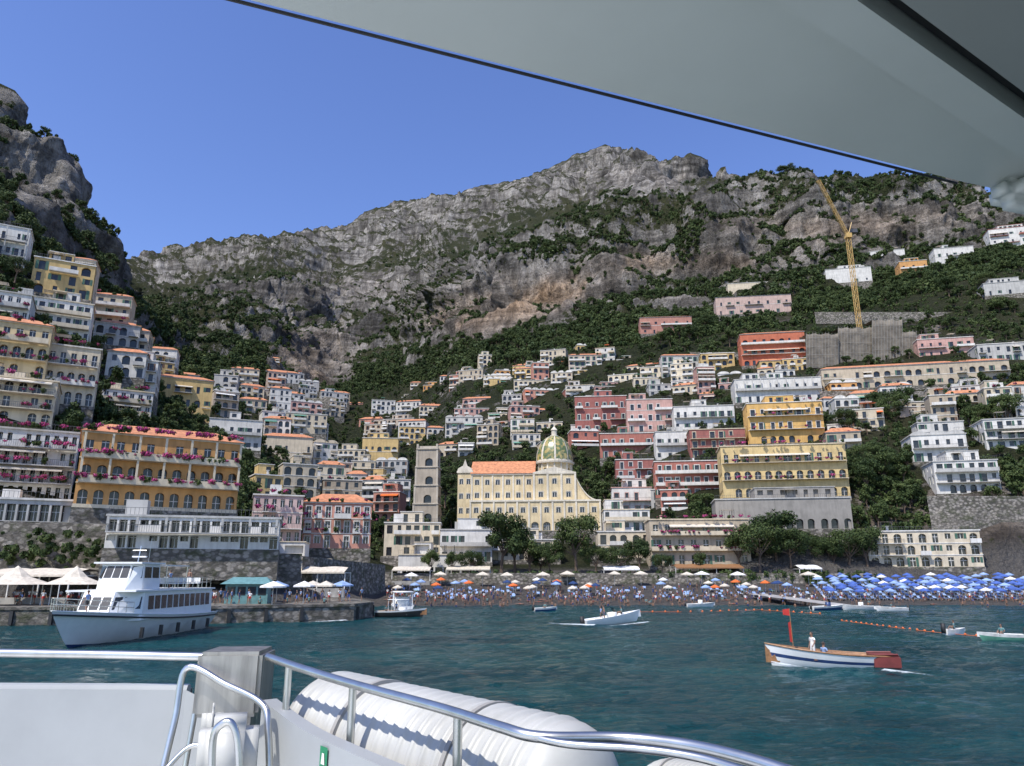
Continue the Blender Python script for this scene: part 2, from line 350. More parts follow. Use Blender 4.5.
# ---------------------------------------------------------------- buildings
def facade(wl,wn,tr,o,ux,nr,w,z0,fh,fl,bays,st):
    cw=w/bays
    def pt(x,z,d=0): return (o[0]+ux[0]*x-nr[0]*d,o[1]+ux[1]*x-nr[1]*d,o[2]+z)
    for i in range(fl):
        for j in range(bays):
            x0=j*cw;x1=x0+cw;a0=z0+i*fh;a1=a0+fh
            arch=st.get('arch',0)>R() if st.get('arch',0)<1 else True
            if st.get('archrows') is not None: arch=i in st['archrows']
            if R()<st.get('blank',.06): wl.poly([pt(x0,a0),pt(x1,a0),pt(x1,a1),pt(x0,a1)]); continue
            door=st.get('door',.6)>R()
            ww=min(cw*.62,2.4) if arch else min(1.25,cw*.5)
            if st.get('wide'): ww=cw*.8
            if not st.get('near') and not st.get('wide') and not arch: ww*=U(.75,1.3)
            xm=(x0+x1)/2+(0 if st.get('near') else U(-.25,.25)*(cw-ww)); l=xm-ww/2; r=xm+ww/2
            s0=a0+(.08 if (door or arch) else .95); s1=a0+min(fh*.8,2.55)
            dep=.7 if arch else .25
            if st.get('deep'): dep=1.0
            wl.poly([pt(x0,a0),pt(l,a0),pt(l,a1),pt(x0,a1)]); wl.poly([pt(r,a0),pt(x1,a0),pt(x1,a1),pt(r,a1)])
            wl.poly([pt(l,a0),pt(r,a0),pt(r,s0),pt(l,s0)])
            wl.poly([pt(l,s0),pt(r,s0),pt(r,s0,dep),pt(l,s0,dep)])
            if arch:
                rr=ww/2; sp_=max(s0+.3,s1-rr*.8); ry=s1-sp_
                ar=[(xm-rr*math.cos(t*math.pi/8),sp_+ry*math.sin(t*math.pi/8)) for t in range(9)]
                for a,b in zip(ar[:-1],ar[1:]):
                    wl.poly([pt(*a),pt(*b),pt(b[0],a1),pt(a[0],a1)]); wl.poly([pt(*a),pt(*a,dep),pt(*b,dep),pt(*b)])
                wl.poly([pt(l,s0),pt(l,s0,dep),pt(l,sp_,dep),pt(l,sp_)]); wl.poly([pt(r,s0),pt(r,s0,dep),pt(r,sp_,dep),pt(r,sp_)])
                wn.poly([pt(l,s0,dep),pt(r,s0,dep)]+[pt(*a,dep) for a in ar[::-1]],0)
            else:
                wl.poly([pt(l,s1),pt(r,s1),pt(r,a1),pt(l,a1)]); wl.poly([pt(l,s1),pt(r,s1),pt(r,s1,dep),pt(l,s1,dep)])
                wl.poly([pt(l,s0),pt(l,s0,dep),pt(l,s1,dep),pt(l,s1)]); wl.poly([pt(r,s0),pt(r,s0,dep),pt(r,s1,dep),pt(r,s1)])
                wn.poly([pt(l,s0,dep),pt(r,s0,dep),pt(r,s1,dep),pt(l,s1,dep)],0)
            if st.get('near'):
                for xx in ([xm] if ww<2 else [xm-ww/4,xm,xm+ww/4]): wn.poly([pt(xx-.05,s0,dep-.03),pt(xx+.05,s0,dep-.03),pt(xx+.05,s1-.02,dep-.03),pt(xx-.05,s1-.02,dep-.03)],3)
                wn.poly([pt(l,s0+1.3,dep-.035),pt(r,s0+1.3,dep-.035),pt(r,s0+1.4,dep-.035),pt(l,s0+1.4,dep-.035)],3)
            if not arch and st.get('shut',.4)>R():
                mi=st.get('shmi',1); q=ww*.48
                for (a,b) in ((l-q,l-.03),(r+.03,r+q)):
                    if a>x0+.02 and b<x1-.02: wn.poly([pt(a,s0,-.05),pt(b,s0,-.05),pt(b,s1,-.05),pt(a,s1,-.05)],mi)
            if tr is not None and st.get('sur') and not arch:
                for (a,b,c,d) in ((l-.2,s1,r+.2,s1+.25),(l-.2,s0,l-.01,s1-.01),(r+.01,s0,r+.2,s1-.01)):
                    tr.poly([pt(a,b,-.06),pt(c,b,-.06),pt(c,d,-.06),pt(a,d,-.06)]); tr.poly([pt(a,b,-.06),pt(c,b,-.06),pt(c,b,0),pt(a,b,0)])
MARK=set()
def building(name,T,w,h,dp,col,trim,fl,bays,st=None,roof='flat'):
    st=st or {}
    e=empty(name,T); wl,wn,tr,rf,bl=MB(),MB(),MB(),MB(),MB()
    x=-1.0
    while x<w+1.2:
        y=-5.0
        while y<dp+1:
            q=T@Vector((x,y,0)); MARK.add((int(q.x//2),int(q.y//2))); y+=1.5
        x+=1.5
    fh=h/fl
    facade(wl,wn,tr,(0,0,0),(1,0),(0,-1),w,0,fh,fl,bays,st)
    sb=max(1,int(dp/3.2)); s2=dict(st); s2['blank']=.35
    facade(wl,wn,None,(0,dp,0),(0,-1),(-1,0),dp,0,fh,fl,sb,s2)
    facade(wl,wn,None,(w,0,0),(0,1),(1,0),dp,0,fh,fl,sb,s2)
    wl.poly([(0,dp,0),(w,dp,0),(w,dp,h),(0,dp,h)])
    fd=st.get('found',7)
    rf2=MB(); rf2.box(-.15,-.15,-fd,w+.15,dp+.1,-.01)
    tr.box(-.22,-.22,h+.003,w+.22,dp+.2,h+.28)
    if st.get('bands',R()<.4):
        for i in range(1,fl): tr.box(-.09,-.09,i*fh-.14,w+.09,-.002,i*fh+.06)
    if st.get('base'): tr.box(-.08,-.08,0,w+.08,-.003,.5)
    cw=w/bays
    mode=st.get('balc','rand')
    for i in range(st.get('b0',1 if fl>1 else 9),fl):
        runs=[]
        if mode=='full': runs=[(.2,w-.2)]
        elif mode=='rand':
            j=0
            while j<bays:
                if R()<.5:
                    k=min(bays,j+random.choice((1,2,3))); runs.append((j*cw+.2,k*cw-.2)); j=k
                j+=1
        for (a,b) in runs:
            d=st.get('bd',1.4); z=i*fh
            tr.box(a,-d,z-.12,b,-.1,z+.02)
            if st.get('solid',R()<.45): tr.box(a,-d-.01,z+.02,b,-d+.12,z+.9); 
            else:
                bl.box(a,-d+.02,z+.9,b,-d+.08,z+.96); n=max(2,int((b-a)/st.get('bsp',.28)))
                for q in range(n+1):
                    x=a+(b-a-.04)*q/n; bl.box(x,-d+.03,z+.02,x+.035,-d+.065,z+.9)
                for x in (a,b-.05): bl.box(x,-d+.02,z+.9,x+.05,-.1,z+.95)
            if st.get('aw',.15)>R():
                a2=a+(b-a)*U(0,.3) if mode=='full' else a; b2=b-(b-a)*U(0,.3) if mode=='full' else b
                wn.poly([(a2+.1,-.05,z+2.55),(b2-.1,-.05,z+2.55),(b2-.1,-d,z+2.0),(a2+.1,-d,z+2.0)],4)
                wn.poly([(a2+.1,-d,z+2.0),(b2-.1,-d,z+2.0),(b2-.1,-d,z+1.8),(a2+.1,-d,z+1.8)],4)
            if st.get('cols') and i<fl:
                n=max(1,int((b-a)/3.2))
                for q in range(n+1):
                    x=a+(b-a-.3)*q/n; tr.box(x,-d+.15,z+.02,x+.3,-d+.4,z+fh-.13)
    if roof=='tile':
        rh=st.get('rh',min(2.2,dp*.25)); z=h+.28; o=.4
        rf.poly([(-o,-o,z),(w+o,-o,z),(w-dp*.3,dp/2,z+rh),(dp*.3,dp/2,z+rh)]); rf.poly([(w+o,-o,z),(w+o,dp+o,z),(w-dp*.3,dp/2,z+rh)])
        rf.poly([(w+o,dp+o,z),(-o,dp+o,z),(dp*.3,dp/2,z+rh),(w-dp*.3,dp/2,z+rh)]); rf.poly([(-o,dp+o,z),(-o,-o,z),(dp*.3,dp/2,z+rh)])
    elif roof=='vault':
        n=max(1,int(w/4)); cw2=w/n
        for q in range(n):
            rows=[]
            for t in range(9):
                a=math.pi*t/8; rows.append([(cw2*(q+.5)-cw2*.46*math.cos(a),y,h+.281+1.1*math.sin(a)) for y in (0.1,dp)])
            tr.grid(rows); tr.poly([r[0] for r in rows])
    else:
        if R()<.6 and w>7 and not st.get('near'):
            a=U(.5,w*.4); b=min(w-.5,a+U(3.5,w*.6)); n=max(1,int((b-a)/2.8))
            facade(wl,wn,None,(a,2.2,h+.28),(1,0),(0,-1),b-a,0,2.8,1,n,dict(st,archrows=[])); wl.box(a,2.95,h+.28,b,dp,h+3.08); tr.box(a-.15,2.05,h+3.085,b+.15,dp,h+3.25)
        for _ in range(random.choice((1,2,3))):
            x=U(.5,max(.6,w-3)); y=U(1,max(1.1,dp-3)); q=R()
            if q<.3: tr.box(x,y,h+.28,x+U(1.5,3),y+2,h+U(1.5,2.6))
            elif q<.6: tr.box(x,y,h+.28,x+.5,y+.5,h+1.4); tr.box(x-.08,y-.08,h+1.4,x+.58,y+.58,h+1.55)
            else:
                for xx in (x,x+2.4):
                    for yy in (.4,2.6): bl.box(xx,yy,h+.28,xx+.08,yy+.08,h+2.4)
                wn.poly([(x-.1,.3,h+2.4),(x+2.6,.3,h+2.4),(x+2.6,2.8,h+2.5),(x-.1,2.8,h+2.5)],4)
        if st.get('rail',R()<.5):
            bl.box(0,.0,h+1.15,w,.05,h+1.2)
            n=int(w/.5)
            for q in range(n+1): bl.box(w*q/(n+.01),.0,h+.28,w*q/(n+.01)+.04,.04,h+1.15)
    wl.obj('walls',['pl'],e,color=col); tr.obj('trim',['pl'],e,color=trim)
    wn.obj('windows',['glass',st.get('shm','shut_g'),'shut_b','frame',st.get('awm','canvas')],e)
    rf.obj('roof',['tile'],e); rf2.obj('foundation',['stone'],e); bl.obj('railings',['rail'],e)
    return e
WH=(.70,.68,.63);CR=(.66,.57,.42);YE=(.64,.46,.20);OR=(.62,.33,.12);PK=(.56,.34,.29);MR=(.33,.12,.10);RD=(.42,.16,.12);SAL=(.62,.30,.22);LG=(.50,.49,.46);TN=(.50,.42,.31)
RECT=[];BTOP=[];GARD=[]
def place(name,u0,u1,vt,vb,yaw,col,trim,fl,bays=None,st=None,roof='flat',D=None,dp=None,pad=0):
    yaw=math.radians(yaw)
    if D is None: D=hit((u0+u1)/2,vb)
    b0,s0=bs(u0,(vt+vb)/2); b1,_=bs(u1,(vt+vb)/2)
    x0=b0*D; w=(b1*D-x0)/(math.cos(yaw)-b1*math.sin(yaw))
    z0=H+bs(u0,vb)[1]*D; z1=H+bs(u0,vt)[1]*D
    if bays is None: bays=max(1,round(w/3.1))
    RECT.append((u0-pad,u1+pad,vt-pad,vb+pad))
    building(name,TR((x0,D,z0),yaw),w,z1-z0,dp or min(11,max(6,w*.8)),col,trim,fl,bays,st,roof)
    if st and st.get('boug'):
        for i in range(1,fl+1):
            for q in range(st['boug']):
                t=R(); BTOP.append((x0+math.cos(yaw)*w*t+1.45*math.sin(yaw),D+math.sin(yaw)*w*t-1.45*math.cos(yaw),z0+(z1-z0)*i/fl+.35,U(.35,.85)))
                if R()<.4: t=R(); GARD.append((x0+math.cos(yaw)*w*t+1.3*math.sin(yaw),D+math.sin(yaw)*w*t-1.3*math.cos(yaw),z0+(z1-z0)*i/fl+.25,U(.35,.8)))
    return w
nr=dict(near=1,blank=.03)
# --- left hill
place('seafront_hotel',78,240,432,507,30,OR,CR,3,11,dict(nr,balc='full',solid=True,aw=.3,boug=28,archrows=[0,1],bd=1.5,cols=1,base=1,found=14,awm='canvw'),'tile',D=104,dp=11)
place('seaside_restaurant',106,279,516,548,16,WH,LG,2,17,dict(nr,wide=1,deep=1,balc='full',bd=1.6,solid=False,cols=1,found=4,b0=1,rail=True),'flat',D=97,dp=9)
place('seaside_restaurant',-30,72,498,520,24,LG,WH,1,9,dict(nr,wide=1,deep=1,found=5),'flat',D=101)
place('apartment_building',-60,76,424,497,28,WH,LG,4,14,dict(nr,balc='full',aw=.5,boug=16,solid=False,deep=1),'flat',D=108)
place('arcaded_villa',-30,50,318,372,28,(.66,.52,.30),CR,3,6,dict(nr,archrows=[0,1],balc='full',bd=1.3,boug=6,shut=0),'tile',D=128)
place('arcaded_villa',-30,56,374,420,28,CR,CR,3,6,dict(nr,archrows=[0,2],balc='full',bd=1.6,boug=7,shut=0),'flat',D=121)
place('arcaded_villa',44,98,344,402,28,CR,WH,3,5,dict(nr,archrows=[0,1],balc='full',boug=6),'flat',D=136)
place('terraced_house',-40,30,286,330,28,WH,LG,3,8,dict(nr,balc='full',aw=.4,boug=4),'flat',D=150)
place('terraced_house',-20,27,222,282,28,WH,LG,4,6,dict(balc='full',cols=1),'flat',D=172)
place('terraced_house',26,92,296,336,28,WH,CR,3,7,dict(balc='full'),'flat',D=168)
place('terraced_house',100,152,388,425,30,WH,CR,3,6,dict(nr,balc='full',boug=5),'flat')
place('yellow_villa',152,212,376,418,25,YE,WH,3,6,dict(arch=.3,balc='rand'),'tile')
place('terraced_house',208,262,418,448,20,WH,LG,2,6,dict(balc='full'),'flat')
place('cream_villa',262,312,436,466,18,CR,WH,2,5,dict(arch=.5),'tile')
place('pink_hotel',303,371,503,548,12,SAL,WH,3,7,dict(nr,balc='rand',solid=True,boug=6,sur=1),'tile',D=150)
place('pink_house',252,302,495,545,20,(.62,.46,.42),WH,3,6,dict(nr,balc='rand',boug=4),'flat',D=140)
place('terraced_house',250,330,560,580,10,WH,CR,1,8,dict(wide=1,deep=1,found=4),'flat',D=128)
# --- centre
place('yellow_house',362,398,438,465,5,YE,WH,2,5,dict(arch=.4),'flat')
place('seafront_house',384,440,523,556,4,CR,WH,3,6,dict(balc='rand'),'flat',D=196)
place('seafront_house',440,492,530,562,3,WH,LG,2,6,dict(balc='full'),'flat',D=194)
place('seafront_house',398,470,555,578,2,WH,CR,1,8,dict(wide=1,deep=1,found=4),'flat',D=184)
place('seafront_house',492,560,540,560,2,CR,WH,2,8,dict(balc='rand'),'flat',D=198)
place('seafront_house',598,652,532,558,-3,CR,WH,2,5,dict(arch=.5),'flat',D=196)
place('seafront_house',604,650,510,531,-3,WH,CR,2,5,dict(balc='full'),'flat',D=212)
place('beach_restaurant',650,750,520,566,-4,TN,CR,3,8,dict(nr,balc='full',aw=.5,boug=16,awm='canvas'),'flat',D=186)
place('terraced_house',575,627,397,432,-6,MR,WH,3,6,dict(bands=True,sur=1,balc='rand'),'flat')
place('terraced_house',627,673,400,432,-6,PK,WH,3,5,dict(bands=True,sur=1,balc='rand'),'flat')
place('terraced_house',674,735,407,430,-8,WH,LG,2,7,dict(balc='full'),'flat')
place('terraced_house',600,655,434,458,-6,RD,WH,2,6,dict(bands=True,sur=1,balc='full'),'flat')
place('terraced_house',656,690,432,460,-6,WH,LG,2,4,dict(bands=True,sur=1,balc='full'),'flat')
place('terraced_house',655,722,462,498,-8,RD,WH,3,7,dict(bands=True,sur=1,balc='full'),'flat')
place('terraced_house',616,654,460,488,-6,MR,WH,3,4,dict(bands=True,sur=1,balc='rand',shut=0),'flat')
place('terraced_house',612,652,488,514,-6,WH,PK,2,4,dict(bands=True,sur=1,balc='full',shut=0),'flat')
place('terraced_house',690,746,430,458,-8,MR,CR,3,6,dict(bands=True,balc='full',sur=1),'flat',D=262)
place('white_hotel',735,822,380,403,-8,WH,LG,2,9,dict(balc='full',cols=1),'flat')
place('yellow_hotel',748,824,404,444,-10,(.68,.42,.14),WH,3,8,dict(bands=True,balc='full',archrows=[0],boug=4,sur=1),'flat')
place('yellow_hotel',722,848,447,498,-10,(.66,.50,.24),CR,3,12,dict(nr,bands=True,balc='full',archrows=[0,1],boug=14,solid=False,aw=.6),'flat')
place('retaining_arcade',716,852,500,530,-10,(.30,.28,.25),LG,1,12,dict(arch=1,shut=0,balc='none',deep=1),'flat')
place('red_hotel',741,806,335,366,-10,(.50,.15,.08),WH,3,7,dict(arch=.5,balc='full',bands=True),'tile')
place('long_hotel',822,1012,370,390,-12,TN,WH,2,18,dict(arch=.6,balc='rand'),'tile')
place('hillside_villa',640,692,318,334,-5,(.45,.22,.17),WH,2,5,{},'tile')
place('hillside_villa',716,792,298,315,-8,(.55,.40,.34),WH,2,8,{},'tile')
place('hillside_villa',728,775,284,297,-8,CR,WH,1,4,{},'flat')
place('hillside_villa',870,906,252,270,-12,WH,WH,2,4,{},'flat')
place('hillside_villa',900,928,262,277,-12,OR,WH,2,3,{},'flat')
place('hillside_villa',935,975,249,266,-12,WH,LG,2,5,{},'flat')
place('hillside_villa',990,1060,230,252,-15,WH,RD,3,7,{},'flat')
place('hillside_villa',984,1060,284,296,-15,LG,LG,1,7,{},'flat')
place('hillside_villa',826,872,270,284,-12,WH,LG,1,4,{},'flat')
place('hillside_villa',918,975,340,358,-12,PK,WH,2,6,{},'flat')
place('hillside_villa',978,1030,345,362,-12,LG,WH,2,6,{},'flat')
place('white_villa',912,968,436,462,-14,WH,LG,2,5,dict(balc='full'),'vault')
place('white_villa',935,1000,462,494,-14,WH,LG,3,6,dict(balc='full',archrows=[0]),'flat')
place('white_villa',985,1060,420,450,-14,WH,LG,3,7,dict(balc='full'),'flat')
place('beachfront_mansion',868,982,532,567,-14,CR,WH,3,9,dict(nr,arch=.4,bands=True,balc='rand'),'flat',D=184)
RECT.append((411,438,450,560)); RECT.append((452,604,455,560))
# --- fill town
top=[(0,230),(30,285),(60,290),(115,335),(180,372),(210,380),(260,366),(300,364),(350,398),(380,405),(420,380),(480,366),(530,354),(580,340),(640,362),(700,366),(740,366),(800,362),(900,395),(1024,395)]
bot=[(0,500),(100,505),(240,540),(380,545),(600,548),(720,545),(850,450),(1024,450)]
gap=[(335,440,24,20),(660,352,40,12),(880,455,26,34),(300,345,30,20),(640,350,30,8),(540,400,12,8),(440,420,12,8),(600,375,14,8),(700,385,14,8)]
pal=[WH]*7+[CR]*6+[LG]*2+[PK,YE,YE,TN,TN,(.60,.48,.38),SAL,(.60,.50,.40),OR]
def bad(u,du,vj,dv):
    for r in RECT:
        if min(u+du,r[1])-max(u,r[0])>3 and r[2]+6<vj<r[3]+dv-6: return True
    return False
v=245
while v<556:
    u=-60+U(0,20)
    while u<1060:
        t=np.interp(u,*zip(*top)); bt=np.interp(u,*zip(*bot))
        if v<t+8 or v>bt: u+=10; continue
        vj=v+U(-5,5); D=hit(u,vj); k=FL/(D*1.0)
        w=U(7,14) if D<350 else U(9,22); du=w*k
        fl=random.choice((2,2,3,3,4)) if D<330 else random.choice((1,2,2,3,3,4)); h=fl*U(3.0,3.5); dv=h*k*.9
        if any(((u-g[0])/g[2])**2+((vj-g[1])/g[3])**2<1 for g in gap) or bad(u,du,vj,dv):
            u+=max(6,du*.35); continue
        if R()<.10: u+=du*.5; continue
        c=random.choice(pal)
        if 560<u<760 and v>390 and R()<.35: c=random.choice((MR,PK,RD,PK))
        f=U(.8,1.06); c=tuple(min(.8,q*f) for q in c)
        yaw=U(15,32) if u<330 else (U(-18,12) if u<600 else U(-24,2))
        yw=math.radians(yaw)
        P0=W(u,vj,D)
        trim=WH if c[2]<.5 else random.choice((LG,CR,WH))
        building('hillside_house',TR(P0,yw),w,h,U(6,9),c,trim,fl,max(2,round(w/U(2.7,3.6))),
                 dict(arch=random.choice((0,0,.3,.7,1)),balc='rand' if D>330 else random.choice(('rand','full')),bsp=.5,shmi=random.choice((1,1,2)),shut=U(0,.8),solid=(D>330) or R()<.5,awm=random.choice(('canvas','canvw','awng','canvas','orange'))),
                 random.choice(('flat','flat','flat','vault','tile','tile')) if D>260 else random.choice(('flat','flat','tile')))
        if D<260 and R()<.5:
            for _ in range(3): BTOP.append((P0.x+U(0,w),P0.y-1.6,P0.z+random.choice((0,h/fl,h)),U(.4,1.1)))
        if R()<.6:
            for _ in range(3):
                q=U(0,w); GARD.append((P0.x+math.cos(yw)*q+.3*math.sin(yw),P0.y+math.sin(yw)*q+.5,P0.z+h+.3,U(.4,1.0)*(1.3 if D>330 else 1)))
        u+=du*.96+U(0,5)
    v+=(14 if v>430 else (12 if v>395 else 10))
scatter('bougainvillea',BTOP,BG); scatter('roof_garden_plants',GARD,BM[0])
# ---------------------------------------------------------------- church
def church():
    D=222
    g=lambda u,v,DD=D: W(u,v,DD)
    yaw=math.radians(-4)
    cream=(.68,.55,.33); wht=(.70,.64,.52)
    p=g(470,531); T=TR(p,yaw); e=empty('domed_church',T)
    k=(g(600,531).x-p.x)/130.
    w=130*k; wl,wn,tr,rf,dm=MB(),MB(),MB(),MB(),MB()
    h1=(g(470,502)-p).z; h2=(g(470,474)-p).z
    st=dict(blank=0,shut=0,door=0,archrows=[],sur=1,near=1)
    facade(wl,wn,tr,(0,0,0),(1,0),(0,-1),w,0,h1/2,2,11,dict(st,archrows=[0]))
    facade(wl,wn,tr,(w,0,0),(0,1),(1,0),14,0,h1/2,2,4,st); facade(wl,wn,tr,(0,14,0),(0,-1),(-1,0),14,0,h1/2,2,4,st)
    tr.box(-.3,-.3,h1+.003,w+.3,14,h1+.5)
    for i in range(12): tr.box(i*w/11-.25,-.22,0,i*w/11+.25,-.003,h1-.01)
    w2=64*k; y=3.0
    hh=(h2-h1-.5)
    facade(wl,wn,tr,(0,y,h1+.5),(1,0),(0,-1),w2,0,hh/2,2,6,st)
    facade(wl,wn,tr,(0,y+11,h1+.5),(0,-1),(-1,0),11,0,hh/2,2,3,st)
    tr.box(-.3,y-.3,h2+.003,w2,y+11,h2+.45)
    for i in range(7): tr.box(i*w2/6-.22,y-.16,h1+.51,i*w2/6+.22,y-.003,h2-.01)
    rr=(g(470,459)-p).z-h2
    z=h2+.45
    rf.poly([(-.5,y-.5,z),(w2+.4,y-.5,z),(w2+.4,y+5.5,z+rr),(-.5,y+5.5,z+rr)]); rf.poly([(-.5,y+11.5,z),(w2+.4,y+11.5,z),(w2+.4,y+5.5,z+rr),(-.5,y+5.5,z+rr)])
    tr.poly([(-.3,y,z),(-.3,y+11,z),(-.3,y+5.5,z+rr-.1)])
    fx0=-15*k
    facade(wl,wn,tr,(fx0,y+.5,0),(1,0),(0,-1),-fx0-.01,0,(h2+.8)/4,4,2,st); wl.poly([(fx0,y+.5,0),(fx0,y+10,0),(fx0,y+10,h2+.8),(fx0,y+.5,h2+.8)]); wl.poly([(-.01,y+.5,h2-2),(-.01,y+10,h2-2),(-.01,y+10,h2+.8),(-.01,y+.5,h2+.8)])
    tr.box(fx0-.3,y+.2,h2+.803,.3,y+10,h2+1.3)
    fx=[(fx0-.2,h2+1.3),(.2,h2+1.3),(-.2,h2+2.2),(fx0*.35,h2+3.0),(fx0*.5,h2+5.0),(fx0*.65,h2+3.0),(fx0+.1,h2+2.2)]
    tr.poly([(a,y+.3,b) for a,b in fx]); tr.poly([(a,y+1.5,b) for a,b in fx][::-1])
    for a,b in zip(fx,fx[1:]+fx[:1]): tr.poly([(a[0],y+.3,a[1]),(b[0],y+.3,b[1]),(b[0],y+1.5,b[1]),(a[0],y+1.5,a[1])])
    x3=64*k; x4=106*k; h3=(g(540,474)-p).z
    hc=h3-h1-.5
    facade(wl,wn,tr,(x3,1.4,h1+.5),(1,0),(0,-1),x4-x3,0,hc/2,2,3,st)
    wl.poly([(x4,1.4,h1),(x4,15,h1),(x4,15,h3),(x4,1.4,h3)]); wl.poly([(x3,1.4,h1),(x3,15,h1),(x3,15,h3),(x3,1.4,h3)])
    xm=(x3+x4)/2
    tr.box(x3-.3,1.1,h3+.003,x4+.3,15,h3+.5)
    pf=[(x3-.2,h3+.5),(x4+.2,h3+.5),(xm,h3+2.2)]
    tr.poly([(a,1.2,b) for a,b in pf]); 
    for i in range(4): tr.box(x3+(x4-x3)*i/3-.3,1.15,h1+.51,x3+(x4-x3)*i/3+.3,1.39,h3)
    sc_=[(x4+.002,h1+.5)]+[(x4+(w-x4)*t/8,h1+.5+(h3-h1-1)*(1-t/8)**2.2) for t in range(9)]
    for a,b in zip(sc_[1:-1],sc_[2:]):
        wl.poly([(a[0],1.6,h1+.5),(b[0],1.6,h1+.5),(b[0],1.6,b[1]),(a[0],1.6,a[1])]); tr.poly([(a[0],1.3,a[1]+.05),(b[0],1.3,b[1]+.05),(b[0],9,b[1]+.05),(a[0],9,a[1]+.05)]); tr.poly([(a[0],1.3,a[1]+.05),(b[0],1.3,b[1]+.05),(b[0],1.3,b[1]-.4),(a[0],1.3,a[1]-.4)])
    cx=85*k; cy=10; hd=(g(540,460)-p).z; ht=(g(540,431)-p).z; r=19.5*k
    n=16
    for q in range(n):
        a0=2*math.pi*q/n; a1=2*math.pi*(q+1)/n; A=Vector((cx+r*.92*math.cos(a0),cy+r*.92*math.sin(a0),h3)); B=Vector((cx+r*.92*math.cos(a1),cy+r*.92*math.sin(a1),h3))
        d=(B-A); L=d.length; d/=L; nn=(d.y,-d.x)
        facade(wl,wn,None,tuple(A),(d.x,d.y),nn,L,0,hd-h3,1,1,dict(st,arch=1,archrows=[0]) if q%2==0 else dict(st,blank=2))
        tr.box(-.22,-.22,0,.22,.22,hd-h3,0,Matrix.Translation(A)@Matrix.Rotation(a0,4,'Z'))
    tr.lathe((cx,cy,hd),[(r*.9,-.3),(r*1.06,-.2),(r*1.08,.25),(r*.98,.35),(r*.98,.9)],32)
    pr=[(max(.8,r*.97*math.cos(t*math.pi/2/12)**.85),.8+(ht-hd-.8)*math.sin(t*math.pi/2/12)) for t in range(13)]
    dm.lathe((cx,cy,hd),pr,64,0,lambda i,j:1 if j%8 in (0,) else 0,.03)
    tr.lathe((cx,cy,ht),[(1.3,-.6),(1.3,.1),(.85,.2),(.85,1.7),(1.1,1.8),(1.0,2.0),(.4,2.7),(.15,3.0)],12)
    tr.box(cx-.08,cy-.08,ht+2.9,cx+.08,cy+.08,ht+4.6); tr.box(cx-.5,cy-.06,ht+3.8,cx+.5,cy+.06,ht+3.98)
    wl.obj('walls',['pl'],e,color=cream); tr.obj('mouldings',['pl'],e,color=wht); wn.obj('windows',['glass','shut_g','shut_b','frame','canvas'],e)
    rf.obj('nave_roof',['tile'],e); dm.obj('dome',['maj','canvas'],e,True)
    f=MB(); f.box(-6,-.5,-6,w+1,15,-.01); f.obj('foundation',['stone'],e)
    for i in range(-4,16):
        for j in range(-4,8): MARK.add((int((p.x+i*2+2)//2),int((p.y+j*2)//2)))
    D2=228; q=W(413,522,D2); T=TR(q,yaw); e=empty('bell_tower',T); wt=W(437,522,D2).x-q.x; hh=(W(413,448,D2)-q).z
    wl,wn,tr=MB(),MB(),MB(); fh=hh/4
    for i in range(4):
        ww=wt-.35*i; o=.175*i; sti=dict(blank=0,arch=1,archrows=[0] ,shut=0,deep=1)
        for (oo,ux,nn) in (((o,o),(1,0),(0,-1)),((o+ww,o),(0,1),(1,0)),((o,o+ww),(0,-1),(-1,0))):
            facade(wl,wn,None,(oo[0],oo[1],i*fh),ux,nn,ww,0,fh-.4,1,1,sti)
        tr.box(o-.3,o-.3,(i+1)*fh-.4,o+ww+.3,o+ww+.3,(i+1)*fh-.003)
        for x in (o,o+ww): tr.box(x-.3,o-.12,i*fh,x+.3,o-.003+.1,(i+1)*fh-.41)
    for x in (0.3,wt-.9): tr.box(x,.3,hh,x+.6,.9,hh+1.3)
    tr.box(.8,.8,hh,wt-.8,wt-.8,hh+.7)
    wl.obj('walls',['pl'],e,color=(.42,.36,.28)); tr.obj('cornices',['pl'],e,color=(.52,.46,.37)); wn.obj('openings',['glass','shut_g','shut_b','frame','canvas'],e)
    f=MB(); f.box(-.5,-.3,-8,wt+.5,wt,-.01); f.obj('foundation',['stone'],e)
church()
# ---------------------------------------------------------------- trees
def treemesh(name,h,cr,kind,seed,lf=1.0):
    random.seed(seed); np.random.seed(seed); mb=MB()
    th=h*(.40 if kind!='pine' else .7)
    tp=[Vector((0,0,-1)),Vector((U(-.1,.1),0,th*.5)),Vector((U(-.3,.3),U(-.2,.2),th))]
    mb.tube(tp,[.35*h/10,.26*h/10,.2*h/10],8,0)
    nb=10 if kind!='pine' else 12
    for i in range(nb):
        a=i*2.4+U(-.3,.3); rr=cr*U(.35,.8); z=th+ (h-th)*(U(.1,.8) if kind!='pine' else U(.4,.8))
        tip=Vector((rr*math.cos(a),rr*math.sin(a),z))
        mb.tube([tp[2]-Vector((0,0,U(0,th*.3))),tp[2].lerp(tip,.5)+Vector((0,0,-.3)),tip],[.12*h/10,.08*h/10,.03*h/10],5,0)
        rad=(cr*U(.3,.45),cr*U(.3,.45),(h-th)*(U(.2,.32) if kind!='pine' else U(.14,.2)))
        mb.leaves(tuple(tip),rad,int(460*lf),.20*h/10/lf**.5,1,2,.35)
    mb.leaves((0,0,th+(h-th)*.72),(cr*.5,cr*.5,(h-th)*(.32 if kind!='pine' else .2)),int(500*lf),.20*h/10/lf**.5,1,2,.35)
    return mb.mesh(name,['bark','leaf','leafd'])
TM=[treemesh('round_tree_a',10,4.2,'oak',1),treemesh('round_tree_b',8,4.6,'oak',2),treemesh('pine_a',11,6.5,'pine',3),treemesh('round_tree_c',10,3.8,'oak',4)]
